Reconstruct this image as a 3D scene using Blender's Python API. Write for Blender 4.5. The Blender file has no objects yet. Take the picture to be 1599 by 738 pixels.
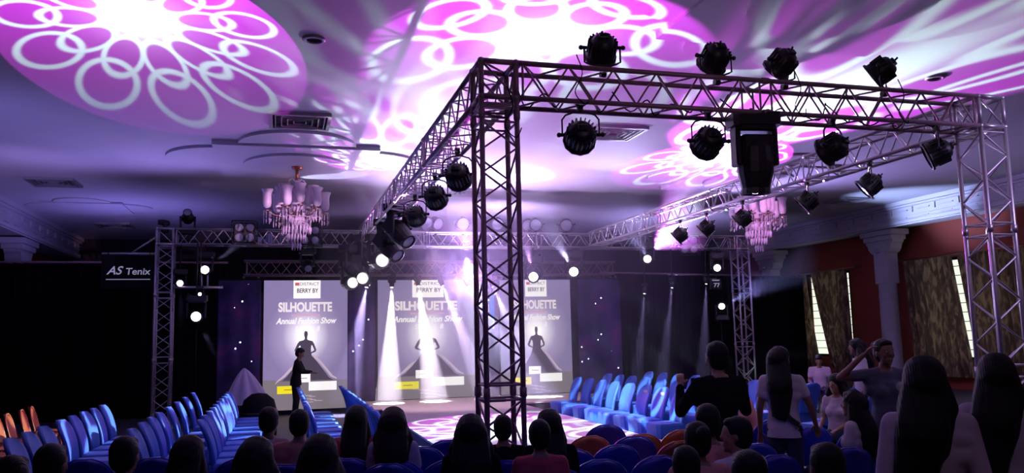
import bpy, bmesh, math, random
from mathutils import Vector, Matrix, Euler
random.seed(7)
C = bpy.context.scene.collection
S = bpy.context.scene
PI = math.pi

# ---------------------------------------------------------------- camera
H = 1.9
FPX, YAW, PITCH, ROLL = 1278.4, .2777, .1211, .0224
def cam_axes():
    f = Vector((math.sin(YAW)*math.cos(PITCH), math.cos(YAW)*math.cos(PITCH), math.sin(PITCH)))
    r = Vector((math.cos(YAW), -math.sin(YAW), 0)); u = r.cross(f)
    c, s = math.cos(ROLL), math.sin(ROLL)
    return c*r - s*u, s*r + c*u, f
CR, CU, CF = cam_axes()
cam = bpy.data.cameras.new('camera'); camo = bpy.data.objects.new('camera', cam); C.objects.link(camo)
cam.sensor_width = 36; cam.lens = FPX/1599*36; cam.clip_start = .05; cam.clip_end = 200
m = Matrix((CR, CU, -CF)).transposed().to_4x4(); m.translation = (0, 0, H); camo.matrix_world = m
S.camera = camo
def ray(x, y): return CF + CR*((x-799.5)/FPX) - CU*((y-369)/FPX)
def at_z(x, y, z): d = ray(x, y); return Vector((0, 0, H)) + d*((z-H)/d.z)
def at_y(x, y, Y): d = ray(x, y); return Vector((0, 0, H)) + d*(Y/d.y)
def at_x(x, y, X): d = ray(x, y); return Vector((0, 0, H)) + d*(X/d.x)

# ---------------------------------------------------------------- exposure, world
S.view_settings.view_transform = 'Standard'; S.view_settings.look = 'None'
S.view_settings.exposure = 0; S.view_settings.gamma = 1; S.view_settings.use_curve_mapping = False
cy = S.cycles
cy.max_bounces = 5; cy.diffuse_bounces = 3; cy.glossy_bounces = 2; cy.transmission_bounces = 3; cy.transparent_max_bounces = 8
cy.volume_bounces = 0; cy.use_denoising = True; cy.sample_clamp_indirect = 3; cy.caustics_reflective = False; cy.caustics_refractive = False
w = bpy.data.worlds.new('world'); S.world = w; w.use_nodes = True
bg = w.node_tree.nodes['Background']; bg.inputs[0].default_value = (.95, 1, .85, 1); bg.inputs[1].default_value = 1.0

# ---------------------------------------------------------------- lights (show lamps, plus unseen fills added for brightness)
def flower_nodes(ld, fill, ring, spread, n, fs, rs, rot=0., core=1.6, twist=0.):
    """a gobo wheel: two circles of petals, projected by the lamp itself"""
    ld.use_nodes = True
    nt = ld.node_tree; N = nt.nodes; L = nt.links
    for x in list(N): N.remove(x)
    out = N.new('ShaderNodeOutputLight'); em = N.new('ShaderNodeEmission'); L.new(em.outputs[0], out.inputs[0])
    tc = N.new('ShaderNodeTexCoord'); sp = N.new('ShaderNodeSeparateXYZ'); L.new(tc.outputs['Normal'], sp.inputs[0])
    def M(op, a, b=None, c=None):
        q = N.new('ShaderNodeMath'); q.operation = op
        for i, v in enumerate((a, b, c)):
            if v is None: continue
            if isinstance(v, (int, float)): q.inputs[i].default_value = v
            else: L.new(v, q.inputs[i])
        return q.outputs[0]
    az = M('ABSOLUTE', sp.outputs[2]); az = M('MAXIMUM', az, 1e-3)
    u = M('DIVIDE', M('DIVIDE', sp.outputs[0], az), spread); v = M('DIVIDE', M('DIVIDE', sp.outputs[1], az), spread)
    r = M('SQRT', M('ADD', M('MULTIPLY', u, u), M('MULTIPLY', v, v)))
    th = M('ADD', M('ARCTAN2', v, u), rot+20*PI)
    def petal(r0, a, b, wd, off):
        sec = 2*PI/n
        t = M('SUBTRACT', M('MODULO', M('ADD', th, off), sec), sec/2)
        px = M('DIVIDE', M('SUBTRACT', M('MULTIPLY', r, M('COSINE', t)), r0), a)
        py = M('DIVIDE', M('MULTIPLY', r, M('SINE', t)), b)
        d = M('SQRT', M('ADD', M('MULTIPLY', px, px), M('MULTIPLY', py, py)))
        e = M('DIVIDE', M('ABSOLUTE', M('SUBTRACT', d, 1.)), wd)
        k = M('SUBTRACT', 1.6, e); k.node.use_clamp = True
        return k
    p1 = petal(.44, .20, 1.25/n, .13, 0.); p2 = petal(.72, .20, 1.75/n, .11, 0.35/n)
    hub = M('SUBTRACT', 1.7, M('DIVIDE', r, .17)); hub.node.use_clamp = True
    k = M('MAXIMUM', M('MAXIMUM', p1, p2), hub)
    glow = M('MULTIPLY', M('POWER', 2.718, M('MULTIPLY', M('MULTIPLY', r, r), -7.)), core)
    k2 = M('ADD', k, M('MULTIPLY', glow, .5)); k2.node.use_clamp = True
    mx = N.new('ShaderNodeMix'); mx.data_type = 'RGBA'; L.new(k2, mx.inputs[0])
    mx.inputs[6].default_value = (*fill, 1); mx.inputs[7].default_value = (*ring, 1)
    L.new(mx.outputs[2], em.inputs[0])
    st = M('MULTIPLY', M('ADD', fs, M('MULTIPLY', k, rs)), M('ADD', 1., glow))
    L.new(st, em.inputs[1])

def spot(name, loc, target, watts, deg, col=(1, 1, 1), blend=.15, radius=.03, gobo=None):
    ld = bpy.data.lights.new(name, 'SPOT'); ld.energy = watts; ld.spot_size = math.radians(deg); ld.spot_blend = blend
    ld.color = col; ld.shadow_soft_size = radius
    o = bpy.data.objects.new(name, ld); C.objects.link(o); o.location = loc
    o.rotation_euler = (Vector(target)-Vector(loc)).to_track_quat('-Z', 'Y').to_euler()
    if gobo: flower_nodes(ld, **gobo)
    return o
MAG = (.62, .035, .72); ICE = (.75, .95, 1.)
CZ = 5.8                                    # ceiling height
GOBO = dict(fill=MAG, ring=ICE, n=10, fs=2.0, rs=1.1)
# moving-head gobos thrown at the ceiling
spot('gobo_lamp', (-1.75, 7.2, 3.3), (-1.68, 10.35, CZ), 800, 46, blend=.03, radius=.012, gobo=dict(GOBO, spread=.425, rot=.2, n=12, core=.6))
spot('gobo_lamp', (2.9, 8.5, 3.5), (3.3, 9.9, CZ), 330, 84, blend=.1, radius=.03, gobo=dict(GOBO, spread=.86, n=7, rot=.55, core=.5))
spot('gobo_lamp', (4.4, 19.4, 4.0), (2.4, 13.2, CZ), 1150, 34, blend=.5, radius=.13, gobo=dict(GOBO, spread=.30, n=11, rot=.3, core=.3))
spot('gobo_lamp', (9.0, 18.6, 4.0), (8.9, 11.2, CZ), 5500, 44, blend=.3, radius=.05, gobo=dict(GOBO, spread=.38, n=12, rot=.1, core=.3))
spot('gobo_lamp', (2.7, 19.9, 4.0), (2.0, 16.9, CZ), 700, 46, blend=.2, radius=.02, gobo=dict(GOBO, spread=.42, n=9, rot=.4, core=1.))
spot('gobo_lamp', (9.3, 13.6, 3.2), (9.45, 16.0, CZ), 900, 52, blend=.05, radius=.012, gobo=dict(GOBO, spread=.48, n=10, rot=.2, core=2.))
spot('beam_spot', (2.2, 12.6, 4.1), (.33, 18.0, 4.75), 1500, 15, (1., .55, .95), .4, .03)  # unseen pink spot added to brighten the left chandelier
spot('beam_spot', (9.2, 13.2, 4.0), (11.4, 17.7, 4.7), 900, 16, (1., .4, .9), .4, .03)  # unseen pink spot added to brighten the right chandelier
# gobos thrown at the runway and the chairs beside it
spot('gobo_lamp', (4.6, 20.4, 3.9), (4.0, 14.6, .25), 1500, 40, blend=.1, radius=.03, gobo=dict(GOBO, spread=.38, rot=.3, core=2., fs=1.2))
spot('gobo_lamp', (2.3, 10.5, 4.1), (6.3, 14.9, .8), 2600, 44, blend=.15, radius=.015, gobo=dict(GOBO, spread=.4, n=8, rot=.1, fs=.2, rs=2.4, core=.2))
spot('gobo_lamp', (7.8, 15.0, 4.0), (0.6, 14.6, .8), 5000, 34, blend=.15, radius=.015, gobo=dict(GOBO, spread=.3, n=8, rot=.1, fs=.2, rs=2.4, core=.2))
# unseen wash fills, added to colour and brighten the room
BLUE = (.10, .16, 1.); VIO = (.42, .30, 1.)
spot('wash_fill', (-2.4, 19.8, 3.0), (-3.2, 15., CZ), 340, 150, (.38, .28, 1.), 1, .3)
spot('wash_fill', (12.5, 19.8, 3.0), (12., 14., CZ), 900, 160, (.46, .36, 1.), 1, .3)
spot('wash_fill', (4.2, 19.9, 3.0), (5., 18., CZ), 2000, 160, (.68, .46, 1.), 1, .3)  # added to brighten the haze and the ceiling behind the trusses
spot('wash_fill', (6.5, 22.9, 3.9), (6.0, 26., CZ), 900, 160, (.62, .42, 1.), 1, .3)
spot('wash_fill', (-5.0, 13.5, 2.6), (-6.0, 17., CZ), 150, 150, (.28, .25, 1.), 1, .3)  # added where the left ceiling came out too dark
spot('wash_fill', (-3.2, 16.5, 2.6), (-7.1, 21., 5.5), 420, 75, (.45, .32, 1.), 1, .3)  # added to bring up the face of the left cornice
spot('wash_fill', (-4.0, 24.5, 3.2), (-4., 25., CZ), 200, 165, (.30, .24, 1.), 1, .3)  # unseen fill behind the drape for the far left ceiling
spot('wash_fill', (12.5, 24.5, 3.0), (12.5, 25., CZ), 400, 165, (.46, .36, 1.), 1, .3)
spot('wash_fill', (1.5, .8, 4.6), (4.4, 5.0, .8), 34, 60, (.85, .6, 1.), 1, .3)  # no fixture here; fill added for the pale blouses at right
spot('wash_fill', (3.5, 3.5, 4.2), (4.5, 7.6, 4.2), 60, 120, (.8, .5, .75), 1, .3)  # unseen frontal fill added for the front truss
spot('wash_fill', (2.0, 8.6, 3.9), (-1., 15., 0.), 190, 80, BLUE, 1, .15)
spot('wash_fill', (3.5, 8.6, 3.9), (7., 15., 0.), 230, 70, (.32, .38, 1.), 1, .15)
spot('wash_fill', (1.7, 3.0, 4.6), (1.5, 7.5, 0.), 80, 100, (.15, .15, 1.), 1, .3)
spot('wash_fill', (9.0, 6.0, 4.6), (8., 11., 0.), 150, 120, (.6, .42, 1.), 1, .3)
spot('wash_fill', (8.3, 14., 4.2), (11., 12.5, 0.), 400, 50, (.4, .25, 1.), 1, .2)
spot('wash_fill', (3.5, 19., 4.), (4.2, 21.5, 0.), 500, 95, (1., .7, .8), .6, .15)

# ---------------------------------------------------------------- materials
def mat(name, col, rough=.6, metal=0., var=.12, scale=6., emit=None, es=1., trans=0., sheen=0., bump=0., alpha=1.):
    mt = bpy.data.materials.new(name); mt.use_nodes = True
    nt = mt.node_tree; b = nt.nodes['Principled BSDF']
    b.inputs['Roughness'].default_value = rough; b.inputs['Metallic'].default_value = metal
    b.inputs['Base Color'].default_value = (*col, 1)
    if var or bump:
        tc = nt.nodes.new('ShaderNodeTexCoord'); nz = nt.nodes.new('ShaderNodeTexNoise'); nz.inputs['Scale'].default_value = scale; nz.inputs['Detail'].default_value = 3
        nt.links.new(tc.outputs['Object'], nz.inputs['Vector'])
        mp = nt.nodes.new('ShaderNodeMapRange'); mp.inputs[3].default_value = 1-var; mp.inputs[4].default_value = 1+var
        nt.links.new(nz.outputs[0], mp.inputs[0])
        mx = nt.nodes.new('ShaderNodeVectorMath'); mx.operation = 'SCALE'; mx.inputs[0].default_value = col
        nt.links.new(mp.outputs[0], mx.inputs['Scale']); nt.links.new(mx.outputs[0], b.inputs['Base Color'])
        if bump:
            bp = nt.nodes.new('ShaderNodeBump'); bp.inputs['Strength'].default_value = bump; bp.inputs['Distance'].default_value = .02
            nt.links.new(nz.outputs[0], bp.inputs['Height']); nt.links.new(bp.outputs[0], b.inputs['Normal'])
    if emit: b.inputs['Emission Color'].default_value = (*emit, 1); b.inputs['Emission Strength'].default_value = es
    if trans: b.inputs['Transmission Weight'].default_value = trans
    if alpha < 1: b.inputs['Alpha'].default_value = alpha
    return mt
def emat(name, col, s):
    mt = bpy.data.materials.new(name); mt.use_nodes = True; nt = mt.node_tree
    nt.nodes.remove(nt.nodes['Principled BSDF']); e = nt.nodes.new('ShaderNodeEmission')
    e.inputs[0].default_value = (*col, 1); e.inputs[1].default_value = s
    nt.links.new(e.outputs[0], nt.nodes['Material Output'].inputs[0]); return mt
M = {}
M['plaster'] = mat('plaster', (.72, .70, .74), .8, var=.05, scale=1.2, bump=.05)
M['cornice'] = mat('cornice_plaster', (.66, .64, .70), .8, var=.06, scale=8, bump=.15)
M['maroon'] = mat('maroon_wall', (.30, .06, .035), .85, var=.12, scale=2)
M['darkwall'] = mat('dark_wall', (.05, .03, .04), .9)
M['floor'] = mat('dark_floor', (.05, .045, .06), .5, scale=2)
M['stage'] = mat('stage_carpet', (.55, .45, .47), .75, scale=12, var=.08)
M['skirt'] = mat('stage_skirt', (.05, .03, .05), .8)
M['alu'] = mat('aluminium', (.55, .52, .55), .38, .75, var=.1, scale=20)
M['alu_shaded'] = mat('aluminium_shaded', (.30, .19, .23), .5, .4, var=.15, scale=20)  # same aluminium, darkened and browned to put backlit shade into the colour
M['black'] = mat('black_housing', (.012, .012, .014), .45, .2)
M['black_m'] = mat('black_matt', (.01, .01, .012), .8)
M['grille'] = mat('vent_metal', (.35, .33, .36), .5, .3)
M['hole'] = mat('vent_duct', (.01, .01, .012), .9)
M['glass_lens'] = mat('lens_glass', (.35, .36, .42), .15, .1)
M['lit'] = emat('lit_lens', (1, .9, 1), 14)
M['lit2'] = emat('lit_lens_violet', (.85, .55, 1), 8)
M['drape'] = mat('black_drape', (.003, .003, .005), .95, var=.3, scale=3)
M['chair_cover'] = mat('blue_chair_cover', (.045, .13, .50), .55, var=.12, scale=5)
M['plastic'] = mat('blue_plastic', (.02, .035, .38), .35, var=.05)
M['brown'] = mat('brown_plastic', (.42, .10, .035), .4, var=.08)
M['metal_leg'] = mat('chair_leg_plastic', (.02, .03, .3), .4)
M['tag'] = mat('paper_tag', (.6, .45, .45), .8)
M['skin'] = mat('skin', (.22, .11, .075), .55, var=.06, scale=9)
M['skin2'] = mat('skin_light', (.34, .18, .12), .55, var=.06, scale=9)
M['hair'] = mat('black_hair', (.008, .006, .007), .5, var=.4, scale=30)
M['hairbrown'] = mat('dark_brown_hair', (.03, .014, .012), .5, var=.4, scale=30)
def hairmat(name, col):
    mt = mat(name, col, .6, var=.4, scale=30); nt = mt.node_tree; b = nt.nodes['Principled BSDF']
    wv = nt.nodes.new('ShaderNodeTexWave'); wv.bands_direction = 'X'; wv.inputs['Scale'].default_value = 28; wv.inputs['Distortion'].default_value = 5; wv.inputs['Detail'].default_value = 3
    tc = nt.nodes.new('ShaderNodeTexCoord'); mp = nt.nodes.new('ShaderNodeMapping'); mp.inputs['Scale'].default_value = (1, 1, .12); nt.links.new(tc.outputs['Object'], mp.inputs[0]); nt.links.new(mp.outputs[0], wv.inputs[0])
    bp = nt.nodes.new('ShaderNodeBump'); bp.inputs['Strength'].default_value = .3; bp.inputs['Distance'].default_value = .006; nt.links.new(wv.outputs[1], bp.inputs['Height']); nt.links.new(bp.outputs[0], b.inputs['Normal'])
    b.inputs['Specular IOR Level'].default_value = .25; return mt
M['hair'] = hairmat('black_hair', (.006, .005, .006)); M['hairbrown'] = hairmat('dark_brown_hair', (.02, .009, .008))
M['white_c'] = mat('white_cotton', (.55, .52, .56), .9, var=.08, scale=5)
M['lilac_c'] = mat('lilac_cotton', (.62, .52, .62), .9, var=.08, scale=5)
M['peach_c'] = mat('peach_cotton', (.62, .26, .2), .9, var=.08, scale=5)
M['red_c'] = mat('red_cotton', (.5, .07, .1), .9, var=.08, scale=5)
M['green_c'] = mat('green_cotton', (.16, .28, .08), .9, var=.08, scale=5)
M['grey_c'] = mat('grey_blue_cotton', (.11, .12, .19), .9, var=.08, scale=5)
M['navy_c'] = mat('navy_denim', (.02, .025, .06), .9, var=.1, scale=9)
M['black_c'] = mat('black_cotton', (.012, .012, .014), .9, var=.1, scale=9)
M['eye'] = mat('eye_white', (.3, .28, .28), .5, var=0)
M['gold'] = mat('copper_rod', (.5, .17, .08), .35, .7)
M['crystal'] = mat('crystal', (.85, .72, .85), .1, 0, var=.1, alpha=.75)
M['shade'] = mat('frosted_shade', (.85, .75, .85), .35, 0, var=.05, alpha=.8)
M['brass'] = mat('brass', (.28, .16, .14), .35, .8)
M['blk_strap'] = mat('black_strap', (.01, .01, .012), .6)
M['sheer'] = mat('white_sheer_cloth', (.75, .7, .8), .7, var=.1, scale=7, alpha=.85)

for _k in ('drape', 'black_m', 'black_c'): M[_k].node_tree.nodes['Principled BSDF'].inputs['Specular IOR Level'].default_value = .03
# ---------------------------------------------------------------- mesh builder
class MB:
    def __init__(s): s.v = []; s.f = []; s.sm = []
    def add(s, vs, fs, smooth=False, M4=None):
        b = len(s.v)
        s.v += [tuple(M4 @ Vector(v)) if M4 else tuple(v) for v in vs]
        s.f += [tuple(i+b for i in f) for f in fs]; s.sm += [smooth]*len(fs); return s
    def box(s, c, d, M4=None, bev=0):
        x, y, z = (q/2 for q in d)
        if bev:
            b = bev; prof = [(-x+b, -y), (x-b, -y), (x, -y+b), (x, y-b), (x-b, y), (-x+b, y), (-x, y-b), (-x, -y+b)]
            vs = []
            for zz, k in ((-z, b), (-z+b, 0), (z-b, 0), (z, b)):
                for px, py in prof: vs.append((c[0]+px*(1-k/x if x else 1), c[1]+py*(1-k/y if y else 1), c[2]+zz))
            fs = [tuple(range(7, -1, -1)), tuple(range(24, 32))]
            for j in range(3):
                for i in range(8): fs.append((j*8+i, j*8+(i+1) % 8, j*8+8+(i+1) % 8, j*8+8+i))
            return s.add(vs, fs, False, M4)
        vs = [(c[0]+i*x, c[1]+j*y, c[2]+k*z) for i in (-1, 1) for j in (-1, 1) for k in (-1, 1)]
        return s.add(vs, [(0, 1, 3, 2), (4, 6, 7, 5), (0, 4, 5, 1), (2, 3, 7, 6), (0, 2, 6, 4), (1, 5, 7, 3)], False, M4)
    def tube(s, p0, p1, r, n=8, r2=None, M4=None, caps=True):
        p0 = Vector(p0); p1 = Vector(p1); d = (p1-p0)
        if d.length < 1e-6: return s
        q = d.to_track_quat('Z', 'Y'); r2 = r if r2 is None else r2
        vs = [p0+q @ Vector((math.cos(2*PI*i/n)*r, math.sin(2*PI*i/n)*r, 0)) for i in range(n)]
        vs += [p1+q @ Vector((math.cos(2*PI*i/n)*r2, math.sin(2*PI*i/n)*r2, 0)) for i in range(n)]
        fs = [(i, (i+1) % n, n+(i+1) % n, n+i) for i in range(n)]
        s.add(vs, fs, n > 5, M4)
        if caps:
            b = len(s.v)-2*n; s.f += [tuple(b+i for i in range(n-1, -1, -1)), tuple(b+n+i for i in range(n))]; s.sm += [False]*2
        return s
    def path(s, pts, r, n=6, M4=None, closed=False):
        pts = [Vector(p) for p in pts]
        N = len(pts); vs = []
        for i, p in enumerate(pts):
            a = pts[(i-1) % N] if (closed or i > 0) else p; b = pts[(i+1) % N] if (closed or i < N-1) else p
            q = (b-a).to_track_quat('Z', 'Y')
            vs += [p+q @ Vector((math.cos(2*PI*k/n)*r, math.sin(2*PI*k/n)*r, 0)) for k in range(n)]
        fs = []
        for i in range(N if closed else N-1):
            j = (i+1) % N
            fs += [(i*n+k, i*n+(k+1) % n, j*n+(k+1) % n, j*n+k) for k in range(n)]
        return s.add(vs, fs, True, M4)
    def lathe(s, prof, n=16, M4=None, smooth=True, arc=2*PI):
        vs = []; fs = []; full = abs(arc-2*PI) < 1e-6; nn = n if full else n+1
        for r, z in prof: vs += [(r*math.cos(arc*i/n), r*math.sin(arc*i/n), z) for i in range(nn)]
        for j in range(len(prof)-1):
            for i in range(n):
                k = (i+1) % nn
                fs.append((j*nn+i, j*nn+k, j*nn+nn+k, j*nn+nn+i))
        return s.add(vs, fs, smooth, M4)
    def ball(s, c, r, nu=12, nv=8, M4=None):
        if isinstance(r, (int, float)): r = (r, r, r)
        vs = []; fs = []
        for j in range(nv+1):
            a = PI*j/nv-PI/2
            for i in range(nu):
                b = 2*PI*i/nu
                vs.append((c[0]+r[0]*math.cos(a)*math.cos(b), c[1]+r[1]*math.cos(a)*math.sin(b), c[2]+r[2]*math.sin(a)))
        for j in range(nv):
            for i in range(nu): fs.append((j*nu+i, j*nu+(i+1) % nu, j*nu+nu+(i+1) % nu, j*nu+nu+i))
        return s.add(vs, fs, True, M4)
    def sheet(s, fn, nu, nv, th=None, M4=None):
        """fn(u, v) in 0..1; th = thickness vector or None"""
        vs = [Vector(fn(i/nu, j/nv)) for j in range(nv+1) for i in range(nu+1)]
        fs = [(j*(nu+1)+i, j*(nu+1)+i+1, (j+1)*(nu+1)+i+1, (j+1)*(nu+1)+i) for j in range(nv) for i in range(nu)]
        if th is not None:
            t = Vector(th); n = len(vs); vs += [v+t for v in vs]
            fs2 = [tuple(n+i for i in reversed(f)) for f in fs]
            e = [j*(nu+1) for j in range(nv+1)] + [nv*(nu+1)+i for i in range(1, nu+1)] + [(nv-j)*(nu+1)+nu for j in range(1, nv+1)] + [nu-i for i in range(1, nu)]
            fs = fs+fs2+[(e[k], e[(k+1) % len(e)], e[(k+1) % len(e)]+n, e[k]+n) for k in range(len(e))]
        return s.add(vs, fs, True, M4)
    def prism(s, pts, z0, z1, M4=None):
        n = len(pts); vs = [(x, y, z0) for x, y in pts]+[(x, y, z1) for x, y in pts]
        fs = [tuple(range(n-1, -1, -1)), tuple(range(n, 2*n))]+[(i, (i+1) % n, n+(i+1) % n, n+i) for i in range(n)]
        return s.add(vs, fs, False, M4)
    def obj(s, name, mt, parent=None, loc=None, rot=None):
        me = bpy.data.meshes.new(name); me.from_pydata(s.v, [], s.f)
        me.polygons.foreach_set('use_smooth', s.sm); me.update()
        me.materials.append(mt)
        o = bpy.data.objects.new(name, me); C.objects.link(o)
        if parent: o.parent = parent
        if loc is not None: o.location = loc
        if rot is not None: o.rotation_euler = rot
        return o
def thing(name, label, cat, loc=(0, 0, 0), rot=(0, 0, 0), group=None):
    o = bpy.data.objects.new(name, None); C.objects.link(o); o.location = loc; o.rotation_euler = rot
    o.empty_display_size = .1
    return tag(o, label, cat, group)
def tag(o, label=None, cat=None, group=None, kind=None):
    if label: o['label'] = label
    if cat: o['category'] = cat
    if group: o['group'] = group
    if kind: o['kind'] = kind
    return o
def struct(name, mb, mt): return tag(mb.obj(name, mt), kind='structure')
def copy_thing(root, loc, rotz, label, group=None):
    r = root.copy(); C.objects.link(r); r.location = loc; r.rotation_euler = (0, 0, rotz); r['label'] = label
    if group: r['group'] = group
    for ch in list(root.children):
        c = ch.copy(); C.objects.link(c); c.parent = r
        for g in list(ch.children):
            d = g.copy(); C.objects.link(d); d.parent = c
    return r
ORD = ['first', 'second', 'third', 'fourth', 'fifth', 'sixth', 'seventh', 'eighth', 'ninth', 'tenth', 'eleventh', 'twelfth', 'thirteenth', 'fourteenth']

# ================================================================ room shell
XL, XR, YB, YF = -8.0, 19.8, 33., -4.
BL, BR = -7.1, 18.7                       # faces of the cornice beams
struct('floor', MB().box(((XL+XR)/2, (YB+YF)/2, -.1), (XR-XL, YB-YF, .2)), M['floor'])
struct('ceiling', MB().box(((XL+XR)/2, (YB+YF)/2, CZ+.1), (XR-XL, YB-YF, .2)), M['plaster'])
struct('wall_left', MB().box((XL-.1, (YB+YF)/2, CZ/2), (.2, YB-YF, CZ)), M['maroon'])
struct('wall_back', MB().box(((XL+XR)/2, YB+.1, CZ/2), (XR-XL, .2, CZ)), M['darkwall'])
struct('wall_front', MB().box(((XL+XR)/2, YF-.1, CZ/2), (XR-XL, .2, CZ)), M['darkwall'])
WIN = [(25.08, 27.6, .9, 4.0), (16.0, 21.6, .9, 4.0)]
wb = MB(); 
for a, b, hole in ((YF, 16., 0), (16., 21.6, 1), (21.6, 25.08, 0), (25.08, 27.6, 1), (27.6, YB, 0)):
    if hole: wb.box((XR+.1, (a+b)/2, .45), (.2, b-a, .9)); wb.box((XR+.1, (a+b)/2, (4.0+CZ)/2), (.2, b-a, CZ-4.0))
    else: wb.box((XR+.1, (a+b)/2, CZ/2), (.2, b-a, CZ))
struct('wall_right', wb, M['maroon'])
for k, (a, b, z0, z1) in enumerate(WIN):
    f = MB()
    for yy in (a+.04, b-.04): f.box((XR+.06, yy, (z0+z1)/2), (.1, .08, z1-z0))
    for zz in (z0+.04, z1-.04): f.box((XR+.06, (a+b)/2, zz), (.1, b-a, .08))
    n = int((b-a)/.85)
    for i in range(1, n): f.box((XR+.06, a+(b-a)*i/n, (z0+z1)/2), (.06, .05, z1-z0))
    z = z0+.3
    while z < z1-.1: f.tube((XR+.04, a, z), (XR+.04, b, z), .012, 6); z += .28
    struct('window_%d' % (k+1), f, M['black_m'])
# cornice beams with relief bands and dentils
def cornice(name, X, sgn):
    mb = MB(); y0, y1 = YF, YB; L = y1-y0; cy_ = (y0+y1)/2
    mb.box((X+sgn*.5, cy_, 5.46), (1., L, .68))
    for z, d, h in ((5.74, .16, .12), (5.64, .10, .06), (5.36, .04, .05), (5.16, .07, .10), (5.08, .04, .04)):
        mb.box((X-sgn*d/2, cy_, z), (d, L, h))
    y = 8.
    while y < y1:
        mb.box((X-sgn*.02, y, 5.50), (.05, .06, .16))
        mb.box((X-sgn*.02, y+.45, 5.50), (.035, .5, .03)); mb.box((X-sgn*.02, y+.45, 5.27), (.03, .4, .02))
        y += .9
    return struct(name, mb, M['cornice'])
cornice('trim_1', BR, 1); cornice('trim_2', BL, -1)
def column(label, x, y, sgn):
    t = thing('column', label, 'column', (x, y, 0), group='plaster columns along the walls')
    MB().lathe([(.29, .3), (.28, 3.3), (.30, 3.34)], 24).obj('shaft', M['cornice'], t)
    b = MB().box((0, 0, .1), (.8, .8, .2), bev=.02); b.lathe([(.4, .2), (.4, .25), (.33, .3), (.29, .32)], 24); b.obj('pedestal', M['cornice'], t)
    c = MB().box((0, 0, 3.85), (.50, .55, 1.05), bev=.02)
    c.box((0, 0, 4.97), (.7, 1.5, .18), bev=.02); c.box((0, 0, 4.80), (.6, 1.30, .16), bev=.02)
    pts = [(-.62, 4.74), (-.62, 4.66), (-.54, 4.58), (-.50, 4.46), (-.42, 4.36), (-.30, 4.30), (-.27, 4.1), (.27, 4.1), (.30, 4.30), (.42, 4.36), (.50, 4.46), (.54, 4.58), (.62, 4.66), (.62, 4.74)]
    c.prism(pts, -.22, .22, Matrix.Rotation(PI/2, 4, 'Z') @ Matrix.Rotation(PI/2, 4, 'X'))
    c.lathe([(.0, .1), (.05, .08), (.08, .0)], 10, Matrix.Translation((-.28, 0, 4.4)) @ Matrix.Rotation(-PI/2, 4, 'Y'))
    c.obj('capital', M['cornice'], t)
p = at_x(1388, 470, 19.1)
column('pale plaster column between the two curtained windows', 19.1, p.y, 1)
column('hazy plaster column seen above the black drape at right', 19.1, at_x(1203, 410, 19.1).y, 1)
column('dim plaster column on the far left wall', -7.45, at_x(28, 410, -7.45).y, -1)

# ceiling medallions (dropped quatrefoil plates)
def medallion(label, cx, cy_, k=1., disc=True):
    t = thing('ceiling_medallion', label, 'ceiling moulding', (cx, cy_, CZ), group='stepped plaster medallions on the ceiling')
    a, r = 1.62*k, 1.15*k
    lob = MB()
    for q in range(4):
        ang = q*PI/2; cx2, cy2 = math.cos(ang)*a*.92, math.sin(ang)*a*.92
        pts = [(cx2+r*math.cos(ang-PI/2+PI*i/24), cy2+r*math.sin(ang-PI/2+PI*i/24)) for i in range(25)]
        lob.prism(pts, -.055*k, 0)
    lob.obj('lobe_plate', M['plaster'], t)
    MB().prism([(-a, -a), (a, -a), (a, a), (-a, a)], -.10*k, 0).obj('square_plate', M['plaster'], t)
    if disc:
        MB().prism([(1.1*k*math.cos(2*PI*i/48), 1.1*k*math.sin(2*PI*i/48)) for i in range(48)], -.15*k, -.09*k).obj('disc_plate', M['plaster'], t)
    return t
medallion('stepped plaster medallion above the left chandelier', .32, 18.05)
medallion('stepped plaster medallion above the right chandelier', 11.4, 18.05)
medallion('plaster medallion overhead behind the black lamps on the front truss', 6.3, 7.75)
medallion('small dim plaster medallion near the left cornice', -5.2, 25.3, .62, False)
# ceiling vents
def vent(label, cx, cy_, wx, wy):
    t = thing('ceiling_vent', label, 'vent', (cx, cy_, CZ), group='square air vents in the ceiling')
    f = MB()
    for s in (-1, 1):
        f.box((s*(wx/2-.03), 0, -.03), (.06, wy, .06)); f.box((0, s*(wy/2-.03), -.03), (wx-.12, .06, .06))
    f.obj('frame', M['grille'], t)
    MB().box((0, 0, -.006), (wx-.12, wy-.12, .012)).obj('duct', M['hole'], t)
    g = MB(); n = 4
    for i in range(1, n+1):
        k = i/(n+1)
        for s in (-1, 1):
            g.box((s*wx/2*k, 0, -.035), (.016, wy*k, .045)); g.box((0, s*wy/2*k, -.035), (wx*k, .016, .045))
    g.obj('louvre', M['grille'], t)
vent('slatted square air vent above the left chandelier medallion', .31, 14.65, 1.05, 1.0)
vent('dark square vent at the far left of the ceiling', -5.2, 21.4, 1.05, 1.0)
vent('small far vent above the left tower', -5.2, 29., 1.05, 1.1)
vent('dark square vent above the right column', 16.65, 20.9, 1.05, 1.0)
vent('slatted vent behind the lamps under the front truss', 6.2, 14.4, 1.05, 1.0)
vent('narrow vent seen between the posts of the near tower', 4.9, 21.3, 1.05, 1.0)
def downlight(label, x, y):
    t = thing('downlight', label, 'ceiling light', (x, y, CZ), group='round recessed ceiling lights')
    MB().lathe([(.145, 0), (.15, -.02), (.11, -.035), (.10, -.01)], 24).obj('trim_ring', M['grille'], t)
    MB().lathe([(.0, -.004), (.10, -.012)], 20).obj('reflector', M['hole'], t)
downlight('round recessed ceiling light at upper left', .39, 10.56)
downlight('round recessed ceiling light beyond the right end of the front truss', 9.9, 10.2)

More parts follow.
